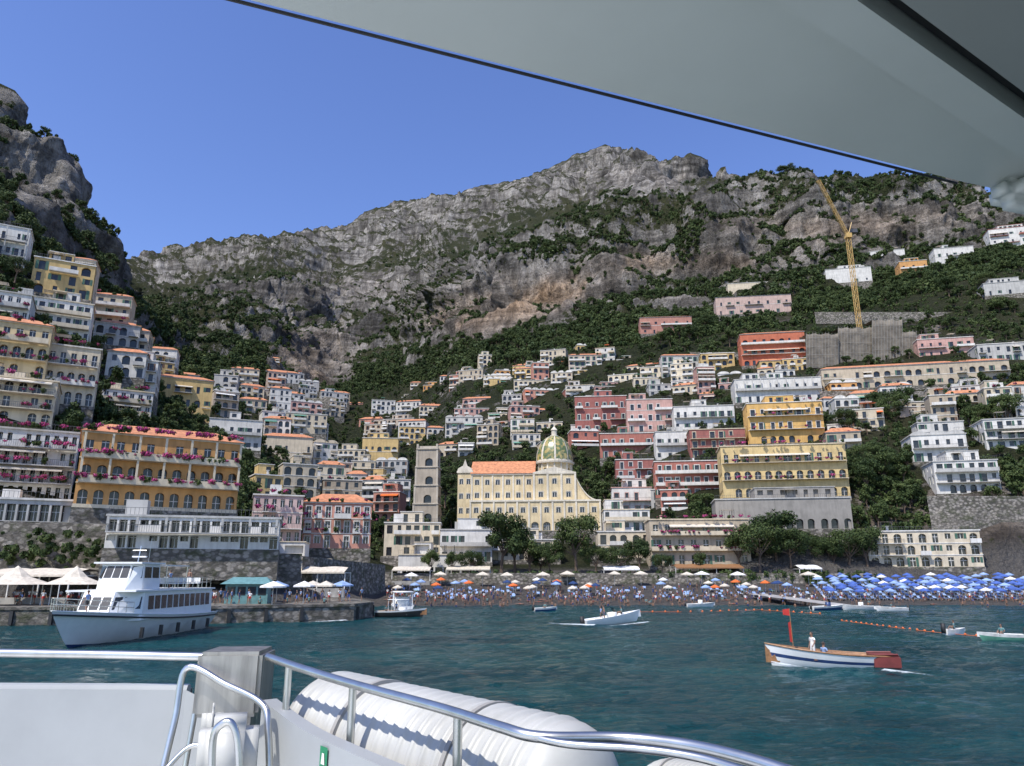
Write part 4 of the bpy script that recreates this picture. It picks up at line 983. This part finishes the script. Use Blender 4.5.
for i in range(9): mb.poly([(a.x+i*.9,150-i*2.2,1.9-.16*i),(a.x+i*.9+4,150-i*2.2+1,1.9-.16*i),(a.x+i*.9+4.9,147.8-i*2.2+1,1.74-.16*i),(a.x+i*.9+.9,147.8-i*2.2,1.74-.16*i)])
mb.obj('gangway_ramp',['conc'])
mb=MB()
def buoyline(pts,n,mi,r=.16):
    P_=[ground(*p) for p in pts]; L=[(b-a).length for a,b in zip(P_[:-1],P_[1:])]; tot=sum(L)
    mb.tube([p+Vector((0,0,.03)) for p in P_],.02,4,mi)
    for i in range(n):
        d=tot*i/(n-1)
        for a,b,l in zip(P_[:-1],P_[1:],L):
            if d<=l+1e-6: q=a.lerp(b,min(1,d/l)); break
            d-=l
        mb.lathe(tuple(q+Vector((0,0,.08))),[(0,-r),(r*.8,-r*.5),(r,0),(r*.8,r*.5),(0,r)],8,mi)
buoyline([(842,621),(880,626),(930,632),(985,637),(1040,640)],24,0,.12)
buoyline([(640,612),(700,612),(760,610),(820,614)],20,1,.16)
mb.obj('buoy_line',['orange','orange'],smooth=True)
def ferry():
    bow=ground(62,648); stern=ground(186,628)
    d=bow-stern; mid=(bow+stern)/2; yaw=math.atan2(d.y,d.x)
    L=d.length*1.04; e=empty('passenger_ferry',TR(mid,yaw)); B=6.2
    mb=MB(); tp=hull(mb,L,B,1.6,1.05,.6,[1,1,0,0,0,0,0],dmi=0,tr=.92,p=2.8,rake=.14,ns=30); 
    mb.obj('hull',['wpaint','navy'],e,True)
    mb=MB()
    for s in (-1,1):
        mb.tube([(x,s*(h+.03),z-.25) for h,z,x in tp],.07,6,1); mb.tube([(x,s*h,z+.02) for h,z,x in tp],.05,6,0)
    mb.obj('rubbing_strake',['wpaint','dark'],e)
    wl,gl,rl=MB(),MB(),MB()
    x0=-L*.44;x1=L*.22;x2=L*.32; hb=2.7; z0=1.6; z1=3.85
    def prism(mb,a,zb,zt,mi,top=True):
        n=len(a)
        for i in range(n):
            p,q=a[i],a[(i+1)%n]; mb.poly([(p[0],p[1],zb),(q[0],q[1],zb),(q[2],q[3],zt),(p[2],p[3],zt)],mi)
        if top: mb.poly([(p[2],p[3],zt) for p in a],mi)
    prism(wl,[(x0,-hb,x0,-hb+.1),(x1,-hb,x1-.5,-hb+.1),(x2+.6,-1.3,x2-.6,-1.2),(x2+.6,1.3,x2-.6,1.2),(x1,hb,x1-.5,hb-.1),(x0,hb,x0,hb-.1)],z0,z1,0)
    wl.box(x0-.3,-hb-.1,z1+.003,x2-.7,hb+.1,z1+.14,0)
    n=11
    for s in (-1,1):
        for i in range(n):
            a=x0+.7+(x1-x0-1.6)*i/n; b=a+(x1-x0-1.6)/n-.22; f=lambda z:s*(hb+.02-(z-z0)/(z1-z0)*.1)
            gl.poly([(a,f(2.4),2.4),(b,f(2.4),2.4),(b,f(3.5),3.5),(a,f(3.5),3.5)])
        a0=Vector((x1,s*hb,z0));a1=Vector((x2+.6,s*1.3,z0));b0=Vector((x1-.5,s*(hb-.1),z1));b1=Vector((x2-.6,s*1.2,z1)); nn=(a1-a0).cross(b0-a0).normalized(); nn=nn*(1 if nn.y*s>0 else -1)*.03
        for i in range(3):
            t0=.08+i*.31;t1=t0+.24; q=lambda t,k:(a0.lerp(a1,t)).lerp(b0.lerp(b1,t),k)+nn
            gl.poly([q(t0,.4),q(t1,.4),q(t1,.82),q(t0,.82)])
    for i in range(3):
        y0=-1.15+i*.8; q=lambda y,k:Vector((x2+.6-1.2*k+.03,y,z0+(z1-z0)*k+.02)); gl.poly([q(y0,.4),q(y0+.66,.4),q(y0+.66,.82),q(y0,.82)])
    zb=z1+.14;zt=zb+2.1; wx0=L*.02;wx1=L*.2
    prism(wl,[(wx0,-1.9,wx0,-1.75),(wx1-.8,-1.9,wx1-1.1,-1.75),(wx1+.5,-1.1,wx1-.5,-1.0),(wx1+.5,1.1,wx1-.5,1.0),(wx1-.8,1.9,wx1-1.1,1.75),(wx0,1.9,wx0,1.75)],zb,zt,0)
    wl.box(wx0-.5,-2.0,zt+.003,wx1-.1,2.0,zt+.14)
    def win(a0,a1,b0,b1,k0,k1,ts,sg):
        nn=(a1-a0).cross(b0-a0).normalized(); 
        if nn.dot(sg)<0: nn=-nn
        for t0,t1 in ts:
            q=lambda t,k:(a0.lerp(a1,t)).lerp(b0.lerp(b1,t),k)+nn*.03
            gl.poly([q(t0,k0),q(t1,k0),q(t1,k1),q(t0,k1)])
    V_=Vector
    win(V_((wx1+.5,-1.1,zb)),V_((wx1+.5,1.1,zb)),V_((wx1-.5,-1,zt)),V_((wx1-.5,1,zt)),.45,.9,[(.03,.32),(.36,.64),(.68,.97)],V_((1,0,0)))
    for s in (-1,1):
        win(V_((wx1-.8,s*1.9,zb)),V_((wx1+.5,s*1.1,zb)),V_((wx1-1.1,s*1.75,zt)),V_((wx1-.5,s*1.0,zt)),.45,.9,[(.08,.92)],V_((.5,s,0)))
        win(V_((wx0,s*1.9,zb)),V_((wx1-.8,s*1.9,zb)),V_((wx0,s*1.75,zt)),V_((wx1-1.1,s*1.75,zt)),.45,.88,[(.08,.46),(.54,.93)],V_((0,s,0)))
    def railing(pts,h,step=1.1):
        for zz in (h,h*.55): rl.tube([Vector(p)+Vector((0,0,zz)) for p in pts],.03,5)
        for a,b in zip(pts[:-1],pts[1:]):
            a=Vector(a);b=Vector(b); n=max(1,int((b-a).length/step))
            for i in range(n+1): q=a.lerp(b,i/n); rl.tube([q,q+Vector((0,0,h))],.025,5,0,False)
    railing([(wx0-.4,2.4,zb),(x0,2.4,zb),(x0,-2.4,zb),(wx0-.4,-2.4,zb)],1.0)
    fr=[(x,h-.1,z) for h,z,x in tp if x>L*.24]; railing(fr,.9,.9); railing([(x,-y,z) for x,y,z in fr],.9,.9)
    wl.box(x0+5,-2.1,zb+2.0,wx0-.6,2.1,zb+2.08)
    for x in (x0+5.2,wx0-.9):
        for y in (-2,2): rl.tube([(x,y,zb),(x,y,zb+2.0)],.035,5)
    for i in range(6):
        for s in (-1.1,1.1): wl.box(x0+1.2+i*1.1,s-.7,zb+.4,x0+1.7+i*1.1,s+.7,zb+.5); wl.box(x0+1.2+i*1.1,s-.7,zb+.5,x0+1.28+i*1.1,s+.7,zb+.95)
    rl.tube([(wx0+.6,0,zt),(wx0+.3,0,zt+1.6)],.05,6); wl.box(wx0+.2,-.6,zt+.6,wx0+.5,.6,zt+.72); rl.tube([(wx0+.45,-.6,zt+1.2),(wx0+.45,.6,zt+1.2)],.03,5); rl.tube([(wx0+1.2,1.2,zt),(wx0+1.0,1.2,zt+2.2)],.015,4)
    wl.obj('superstructure',['wpaint'],e); gl.obj('windows',['glass'],e); rl.obj('rails',['steel'],e)
    for (x,y,mi,z) in [(-6,0,6,zb),(-7.5,1.2,0,zb),(L*.4,.4,6,2.3),(-4,-1,1,zb)]: addp(e,mi,x,y,z)
    mb=MB()
    for i in range(5): x=-L*.35+i*L*.15; mb.tube([(x,B/2+.12,.3),(x,B/2+.15,1.1)],.17,8)
    mb.obj('fenders',['dark'],e)
ferry()
# ---------------------------------------------------------------- sea
ys=np.concatenate([np.linspace(-400,-8,20,endpoint=False),np.linspace(-8,6,40,endpoint=False),np.geomspace(6,60,330,endpoint=False),np.geomspace(60,150,230,endpoint=False),np.geomspace(150,4000,12)])
tt=np.linspace(-1,1,560); xs=np.sinh(tt*4.2)/np.sinh(4.2)*1500*.35+tt*75; xs=np.concatenate([[-4000,-1500],xs,[1500,4000]])
NY,NX=len(ys),len(xs); Z=np.zeros((NY,NX))
for i,y in enumerate(ys):
    if y<-8 or y>152: continue
    for j,x in enumerate(xs):
        if abs(x)>90+y*.2: continue
        if abs(x)>y*.95+14: continue
        a=noise.noise(Vector((x*.16,y*.26,0)))*.14+noise.noise(Vector((x*.6+5,y*.9,2)))*.13+noise.noise(Vector((x*1.7,y*2.3,4)))*.065
        if y<45: a+=noise.noise(Vector((x*4.2,y*5.2,7)))*.022
        Z[i,j]=a
XX,YY=np.meshgrid(xs,ys); V3=np.stack([XX,YY,Z],-1).reshape(-1,3)
idx=np.arange(NY*NX).reshape(NY,NX); fw=np.stack([idx[:-1,:-1],idx[:-1,1:],idx[1:,1:],idx[1:,:-1]],-1).reshape(-1,4)
me=bpy.data.meshes.new('sea_water'); me.from_pydata(V3.tolist(),[],fw.tolist()); me.polygons.foreach_set('use_smooth',[True]*len(fw))
m,nt,p=nodes('sea_water'); c=coord(nt)
n1=noisen(nt,.06,5,coord(nt,(1,2.2,1))); n2=noisen(nt,1.3,5,coord(nt,(1,1.6,1)),.65); n3=noisen(nt,5,4,coord(nt,(1,1.4,1)))
nt.links.new(ramp(nt,n1,[(.35,(.001,.033,.043)),(.65,(.004,.066,.072))]),p.inputs['Base Color'])
p.inputs['Roughness'].default_value=.10; p.inputs['IOR'].default_value=1.33
p.inputs['Specular IOR Level'].default_value=.32
bump(nt,p,mth(nt,'ADD',mth(nt,'MULTIPLY',n2,.42),mth(nt,'MULTIPLY',n3,.11)),1.2,1.0)
M['sea']=m; me.materials.append(m); COL.objects.link(bpy.data.objects.new('sea_water',me))
m,nt,p=nodes('foam'); f=noisen(nt,1.6,8,coord(nt,(1,1,1)),.75); at=N(nt,'ShaderNodeAttribute',attribute_name='den').outputs['Fac']
al=mth(nt,'ADD',f,mth(nt,'SUBTRACT',at,1.0)); al=ramp(nt,al,[(.34,0.0),(.62,.9)])
nt.links.new(al,p.inputs['Alpha']); p.inputs['Base Color'].default_value=(.7,.76,.76,1); p.inputs['Roughness'].default_value=.8; M['foam']=m
def foam(name,pts,w0,w1,dens=.95,zz=.27):
    rows=[];den=[]; n=40; P_=[Vector(q) for q in pts]
    for i in range(n+1):
        t=i/n*(len(P_)-1); k=min(len(P_)-2,int(t)); c=P_[k].lerp(P_[k+1],t-k); d=(P_[k+1]-P_[k]).normalized(); nn=Vector((-d.y,d.x,0)); w=w0+(w1-w0)*i/n
        rows.append([tuple(c+nn*w*s+Vector((0,0,zz-abs(s)*.12))) for s in (-1,-.5,0,.5,1)]); den+=[(dens*(1-i/n)**.5)*q for q in (.1,.8,1,.8,.1)]
    mb=MB(); mb.grid(rows); me=mb.mesh(name,['foam']); a=me.attributes.new('den','FLOAT','POINT'); a.data.foreach_set('value',den); COL.objects.link(bpy.data.objects.new(name,me))
foam('boat_wake',[ground(596,627),ground(560,626),ground(506,621)],1.6,3.6,1.3)
foam('boat_wake',[ground(648,624),ground(605,629),ground(560,631)],.5,1.8,1.2)
foam('boat_wake',[ground(885,674),ground(930,680),ground(990,692),ground(1060,697)],.5,1.7,1.1)
foam('boat_wake',[ground(772,666),ground(830,677),ground(886,679)],.2,.5,1.1)
foam('boat_wake',[ground(345,622),ground(300,625),ground(225,623)],.8,1.8,1.15)
foam('shore_foam',[(node(1,bs(u,600)[0])[0]*bs(u,600)[0],node(1,bs(u,600)[0])[0]-.6,0) for u in (380,500,650,800,950,1040)],.5,.5,.8,.2)
# ---------------------------------------------------------------- own vessel
def smooth(pts,n=8):
    P_=[Vector(p) for p in pts]; out=[]
    for i in range(len(P_)-1):
        p0=P_[max(0,i-1)];p1=P_[i];p2=P_[i+1];p3=P_[min(len(P_)-1,i+2)]
        for k in range(n):
            t=k/n; out.append(.5*((2*p1)+(p2-p0)*t+(2*p0-5*p1+4*p2-p3)*t*t+(3*p1-p0-3*p2+p3)*t**3))
    out.append(P_[-1]); return out
e=empty('excursion_boat')
st_=MB()
st_.tube([W(-120,650,4.6),W(0,653,4.5),W(120,655,4.45),W(204,657,4.4)],.024,12)
B_=smooth([W(268,657,4.15),W(300,668,3.9),W(352,684,3.6),W(440,708,3.15),W(500,727,2.85),W(540,737,2.75),W(620,738,2.75),W(680,744,2.65),W(740,757,2.5),W(800,776,2.35),W(860,800,2.2)])
st_.tube(B_,.020,12)
st_.tube(smooth([W(500,727,2.85),W(560,743,2.7),W(640,749,2.6),W(700,758,2.5),W(760,776,2.35)]),.014,8)
for u,v,D in ((289,664,3.98),(353,685,3.6),(458,714,3.08)):
    a=W(u,v,D); st_.tube([a,a-Vector((0,0,.75))],.018,8)
st_.tube(smooth([W(158,790,3.9),W(175,720,4.0),W(187,668,4.05),W(225,684,4.0),W(262,704,3.9),W(268,730,3.85),W(270,790,3.8)]),.017,8)
st_.tube([W(181,790,4.15),W(199,690,4.2),W(203,662,4.25)],.014,8)
st_.tube(smooth([W(212,800,3.4),W(213,740,3.4),W(222,724,3.4),W(232,724,3.4),W(238,745,3.4),W(240,800,3.4)],6),.016,8)
st_.tube(smooth([W(165,770,3.7),W(195,745,3.75),W(230,765,3.7),W(250,800,3.6)],6),.012,8)
st_.obj('stainless_rails',['steel'],e,True)
def rbox(mb,c,hx,hy,hz,r,yaw,mi=0):
    import bmesh
    bm=bmesh.new(); bmesh.ops.create_cube(bm,size=2); 
    for v in bm.verts: v.co=Vector((v.co.x*hx,v.co.y*hy,v.co.z*hz))
    bmesh.ops.bevel(bm,geom=bm.edges[:],offset=r,segments=4,affect='EDGES')
    T=TR(c,yaw); n=len(mb.v); mb.v+= [tuple(T@v.co) for v in bm.verts]
    for f in bm.faces: mb.f.append(tuple(n+v.index for v in f.verts)); mb.m.append(mi)
    bm.free()
M['brushed']=mat('brushed_steel',(.42,.40,.36),.42,.9,3,.3,0,(6,6,.6))
mb=MB(); a=W(236,680,4.3); rbox(mb,a,.165,.18,.16,.02,.1); mb.box(-.12,-.12,-1.2,.12,.12,-.16,0,TR(a,.1)); mb.obj('steel_locker',['brushed'],e)
mb=MB(); Dk=4.45
a=W(-150,688,Dk+.1); b=W(186,690,Dk); 
mb.poly([a,b,b-Vector((0,0,1.0)),a-Vector((0,0,1.0))]); mb.poly([a,b,b+Vector((0,.09,0)),a+Vector((0,.09,0))]); mb.poly([a+Vector((0,.09,0)),b+Vector((0,.09,0)),b+Vector((0,.09,-3.5)),a+Vector((0,.09,-3.5))])
mb.poly([b,W(206,700,4.42),W(206,700,4.42)-Vector((0,0,1.0)),b-Vector((0,0,1.0))])
top_=smooth([W(262,700,4.1),W(300,728,3.7),W(345,750,3.35),W(400,775,3.0),W(470,815,2.6)],5)
mb.grid([[p+Vector((.06,.05,-2.8)),p+Vector((.06,.05,0)),p,p-Vector((0,0,1.0))] for p in top_])
mb.tube([a+Vector((0,.04,.0)),b+Vector((0,.04,.0))],.028,8)
mb.obj('bulwark',['bpaint'],e,False)
mb=MB(); mb.poly([(-6,-7,3.35),(5,-7,3.35),(W(470,815,2.6).x,-2,3.35),tuple(W(470,815,2.6).xy)+(3.35,),(W(262,700,4.1).x,4.1,3.35),(-6,4.7,3.35)]); mb.obj('deck',['wpaint'],e)  # white and extended, unseen, behind the camera to bounce sun onto the soffit
mb=MB(); q0=top_[8];q1=top_[9]; dd=(q1-q0); dd.z=0; dd.normalize(); nn=Vector((dd.y,-dd.x,0)); nn=nn if nn.y<0 else -nn
cc=q0+nn*.008-Vector((0,0,.10)); hw=.035;hh=.08
mb.poly([cc-dd*hw-Vector((0,0,hh)),cc+dd*hw-Vector((0,0,hh)),cc+dd*hw+Vector((0,0,hh)),cc-dd*hw+Vector((0,0,hh))],0)
cc=cc+nn*.003
mb.poly([cc-dd*.018+Vector((0,0,.01)),cc+dd*.018+Vector((0,0,.01)),cc+dd*.010+Vector((0,0,.055)),cc-dd*.010+Vector((0,0,.055))],1)
mb.poly([cc-dd*.018-Vector((0,0,.05)),cc+dd*.018-Vector((0,0,.05)),cc+dd*.018-Vector((0,0,.03)),cc-dd*.018-Vector((0,0,.03))],1)
M['sign']=mat('green_sign',(.02,.22,.10),.4); mb.obj('safety_sign',['sign','frame'],e)
def canister(a,b,r):
    a=Vector(a);b=Vector(b); L=(b-a).length; mb=MB(); pts=[];rd=[]; n=220
    for i in range(n+1):
        t=i/n; x=min(t,1-t)*L; k=math.sqrt(max(0,1-(1-min(1,x/(.16)))**2)); rb=1+.055*max(0,math.sin(t*2*math.pi*24))*(1 if .08<t<.92 else 0)
        pts.append(a.lerp(b,t)); rd.append(max(.01,r*k*rb))
    mb.tube(pts,rd,48,0); mb.obj('liferaft_canister',['cpaint'],e,True)
    mb=MB()
    for t in (.3,.7): 
        p=a.lerp(b,t); q=a.lerp(b,t+.012); mb.tube([p,q],r*1.07,48,0)
    mb.obj('canister_straps',['conc'],e)
canister(W(316,728,4.45),W(600,815,3.10),.30); canister(W(640,792,2.95),W(760,815,2.6),.12)
mb=MB()
rbox(mb,W(228,752,3.75),.13,.12,.16,.06,.3); rbox(mb,W(212,725,3.9),.05,.05,.10,.045,.3); mb.obj('covered_outboard',['cpaint'],e,True)
hs=1.0
def onp(u,v,h=hs):
    b,s=bs(u,v); D=h/s; return Vector((b*D,D,H+h))
A=onp(250,0);Bp=onp(960,181); dr=(Bp-A).normalized(); A2=A-dr*1.6; C=onp(1000,190)
mb=MB(); th=.10
far=Vector((3.0,C.y-.7,H+hs)); yb=-.5  # overhang cut short behind the camera, unseen, so sun reaches the deck
poly=[A2,Bp,C,far,Vector((3.0,yb,H+hs)),Vector((A2.x,yb,H+hs))]
mb.poly(poly[::-1]); mb.poly([p+Vector((0,0,th)) for p in poly])
for p,q in zip(poly,poly[1:]+poly[:1]): mb.poly([p,q,q+Vector((0,0,th)),p+Vector((0,0,th))])
mb.obj('upper_deck_soffit',['soffit'],e)
mb=MB(); off=Vector((dr.y,-dr.x,0))*.010
mb.tube([A2-off+Vector((0,0,-.001)),Bp-off+Vector((0,0,-.001))],.0035,6); mb.obj('rubber_edge_strip',['dark'],e)
mb=MB(); a=onp(775,0,.93); b=onp(1024,160,.93); d=(b-a).normalized(); n_=Vector((d.y,-d.x,0))
a=a-d*.9; b=b+d*.2
def slab(mb,a,b,n,w,z0,z1,mi): 
    pts=[a,b,b+n*w,a+n*w]; lo=[Vector((p.x,p.y,z0)) for p in pts]; hi=[Vector((p.x,p.y,z1)) for p in pts]
    mb.poly(lo,mi); 
    for i in range(4): mb.poly([lo[i],lo[(i+1)%4],hi[(i+1)%4],hi[i]],mi)
slab(mb,a,b,n_,.075,H+.93,H+.999,0); slab(mb,a+n_*.078,b+n_*.078,n_,.05,H+.975,H+.998,1); slab(mb,a+n_*.131,b+n_*.131,n_,.9,H+.90,H+.999,2)  # thin dark slab paints in the shadow of the groove beside the beam
M['soffd']=mat('beam_paint',(.26,.285,.265),.4,0,1.6,.08)
mb.obj('soffit_beam',['soffit','dark','soffd'],e)
mb=MB(); rbox(mb,onp(1030,196,.97),.11,.05,.045,.03,.3); mb.obj('corner_bracket',['soffit'],e,True)
# ---------------------------------------------------------------- sky, sun, camera
EL=math.radians(55); AZ=math.radians(38)
sd=Vector((-math.sin(AZ)*math.cos(EL),-math.cos(AZ)*math.cos(EL),math.sin(EL)))
w=bpy.data.worlds.new('World'); sc.world=w; w.use_nodes=True; nt=w.node_tree
sk=nt.nodes.new('ShaderNodeTexSky'); sk.sky_type='NISHITA'; sk.sun_disc=False; sk.sun_elevation=EL; sk.sun_rotation=math.atan2(sd.x,sd.y)
sk.air_density=1.0; sk.dust_density=.5; sk.ozone_density=3.0; sk.altitude=0
hs_=nt.nodes.new('ShaderNodeHueSaturation'); hs_.inputs['Saturation'].default_value=1.14; hs_.inputs['Hue'].default_value=.517; hs_.inputs['Value'].default_value=1.5
nt.links.new(sk.outputs[0],hs_.inputs['Color']); nt.links.new(hs_.outputs[0],nt.nodes['Background'].inputs[0]); nt.nodes['Background'].inputs[1].default_value=.15
L=bpy.data.lights.new('sun','SUN'); L.energy=5.0; L.angle=math.radians(.5); L.color=(1,.945,.86)
o=bpy.data.objects.new('sun',L); COL.objects.link(o); o.rotation_euler=sd.to_track_quat('Z','Y').to_euler(); o.location=sd*50
cam=bpy.data.cameras.new('camera'); cam.sensor_fit='HORIZONTAL'; cam.sensor_width=36; cam.lens=FL*36/1024; cam.clip_start=.05; cam.clip_end=9000
co=bpy.data.objects.new('camera',cam); COL.objects.link(co); co.location=(0,0,H); co.rotation_euler=(math.pi/2+PT,0,0); sc.camera=co
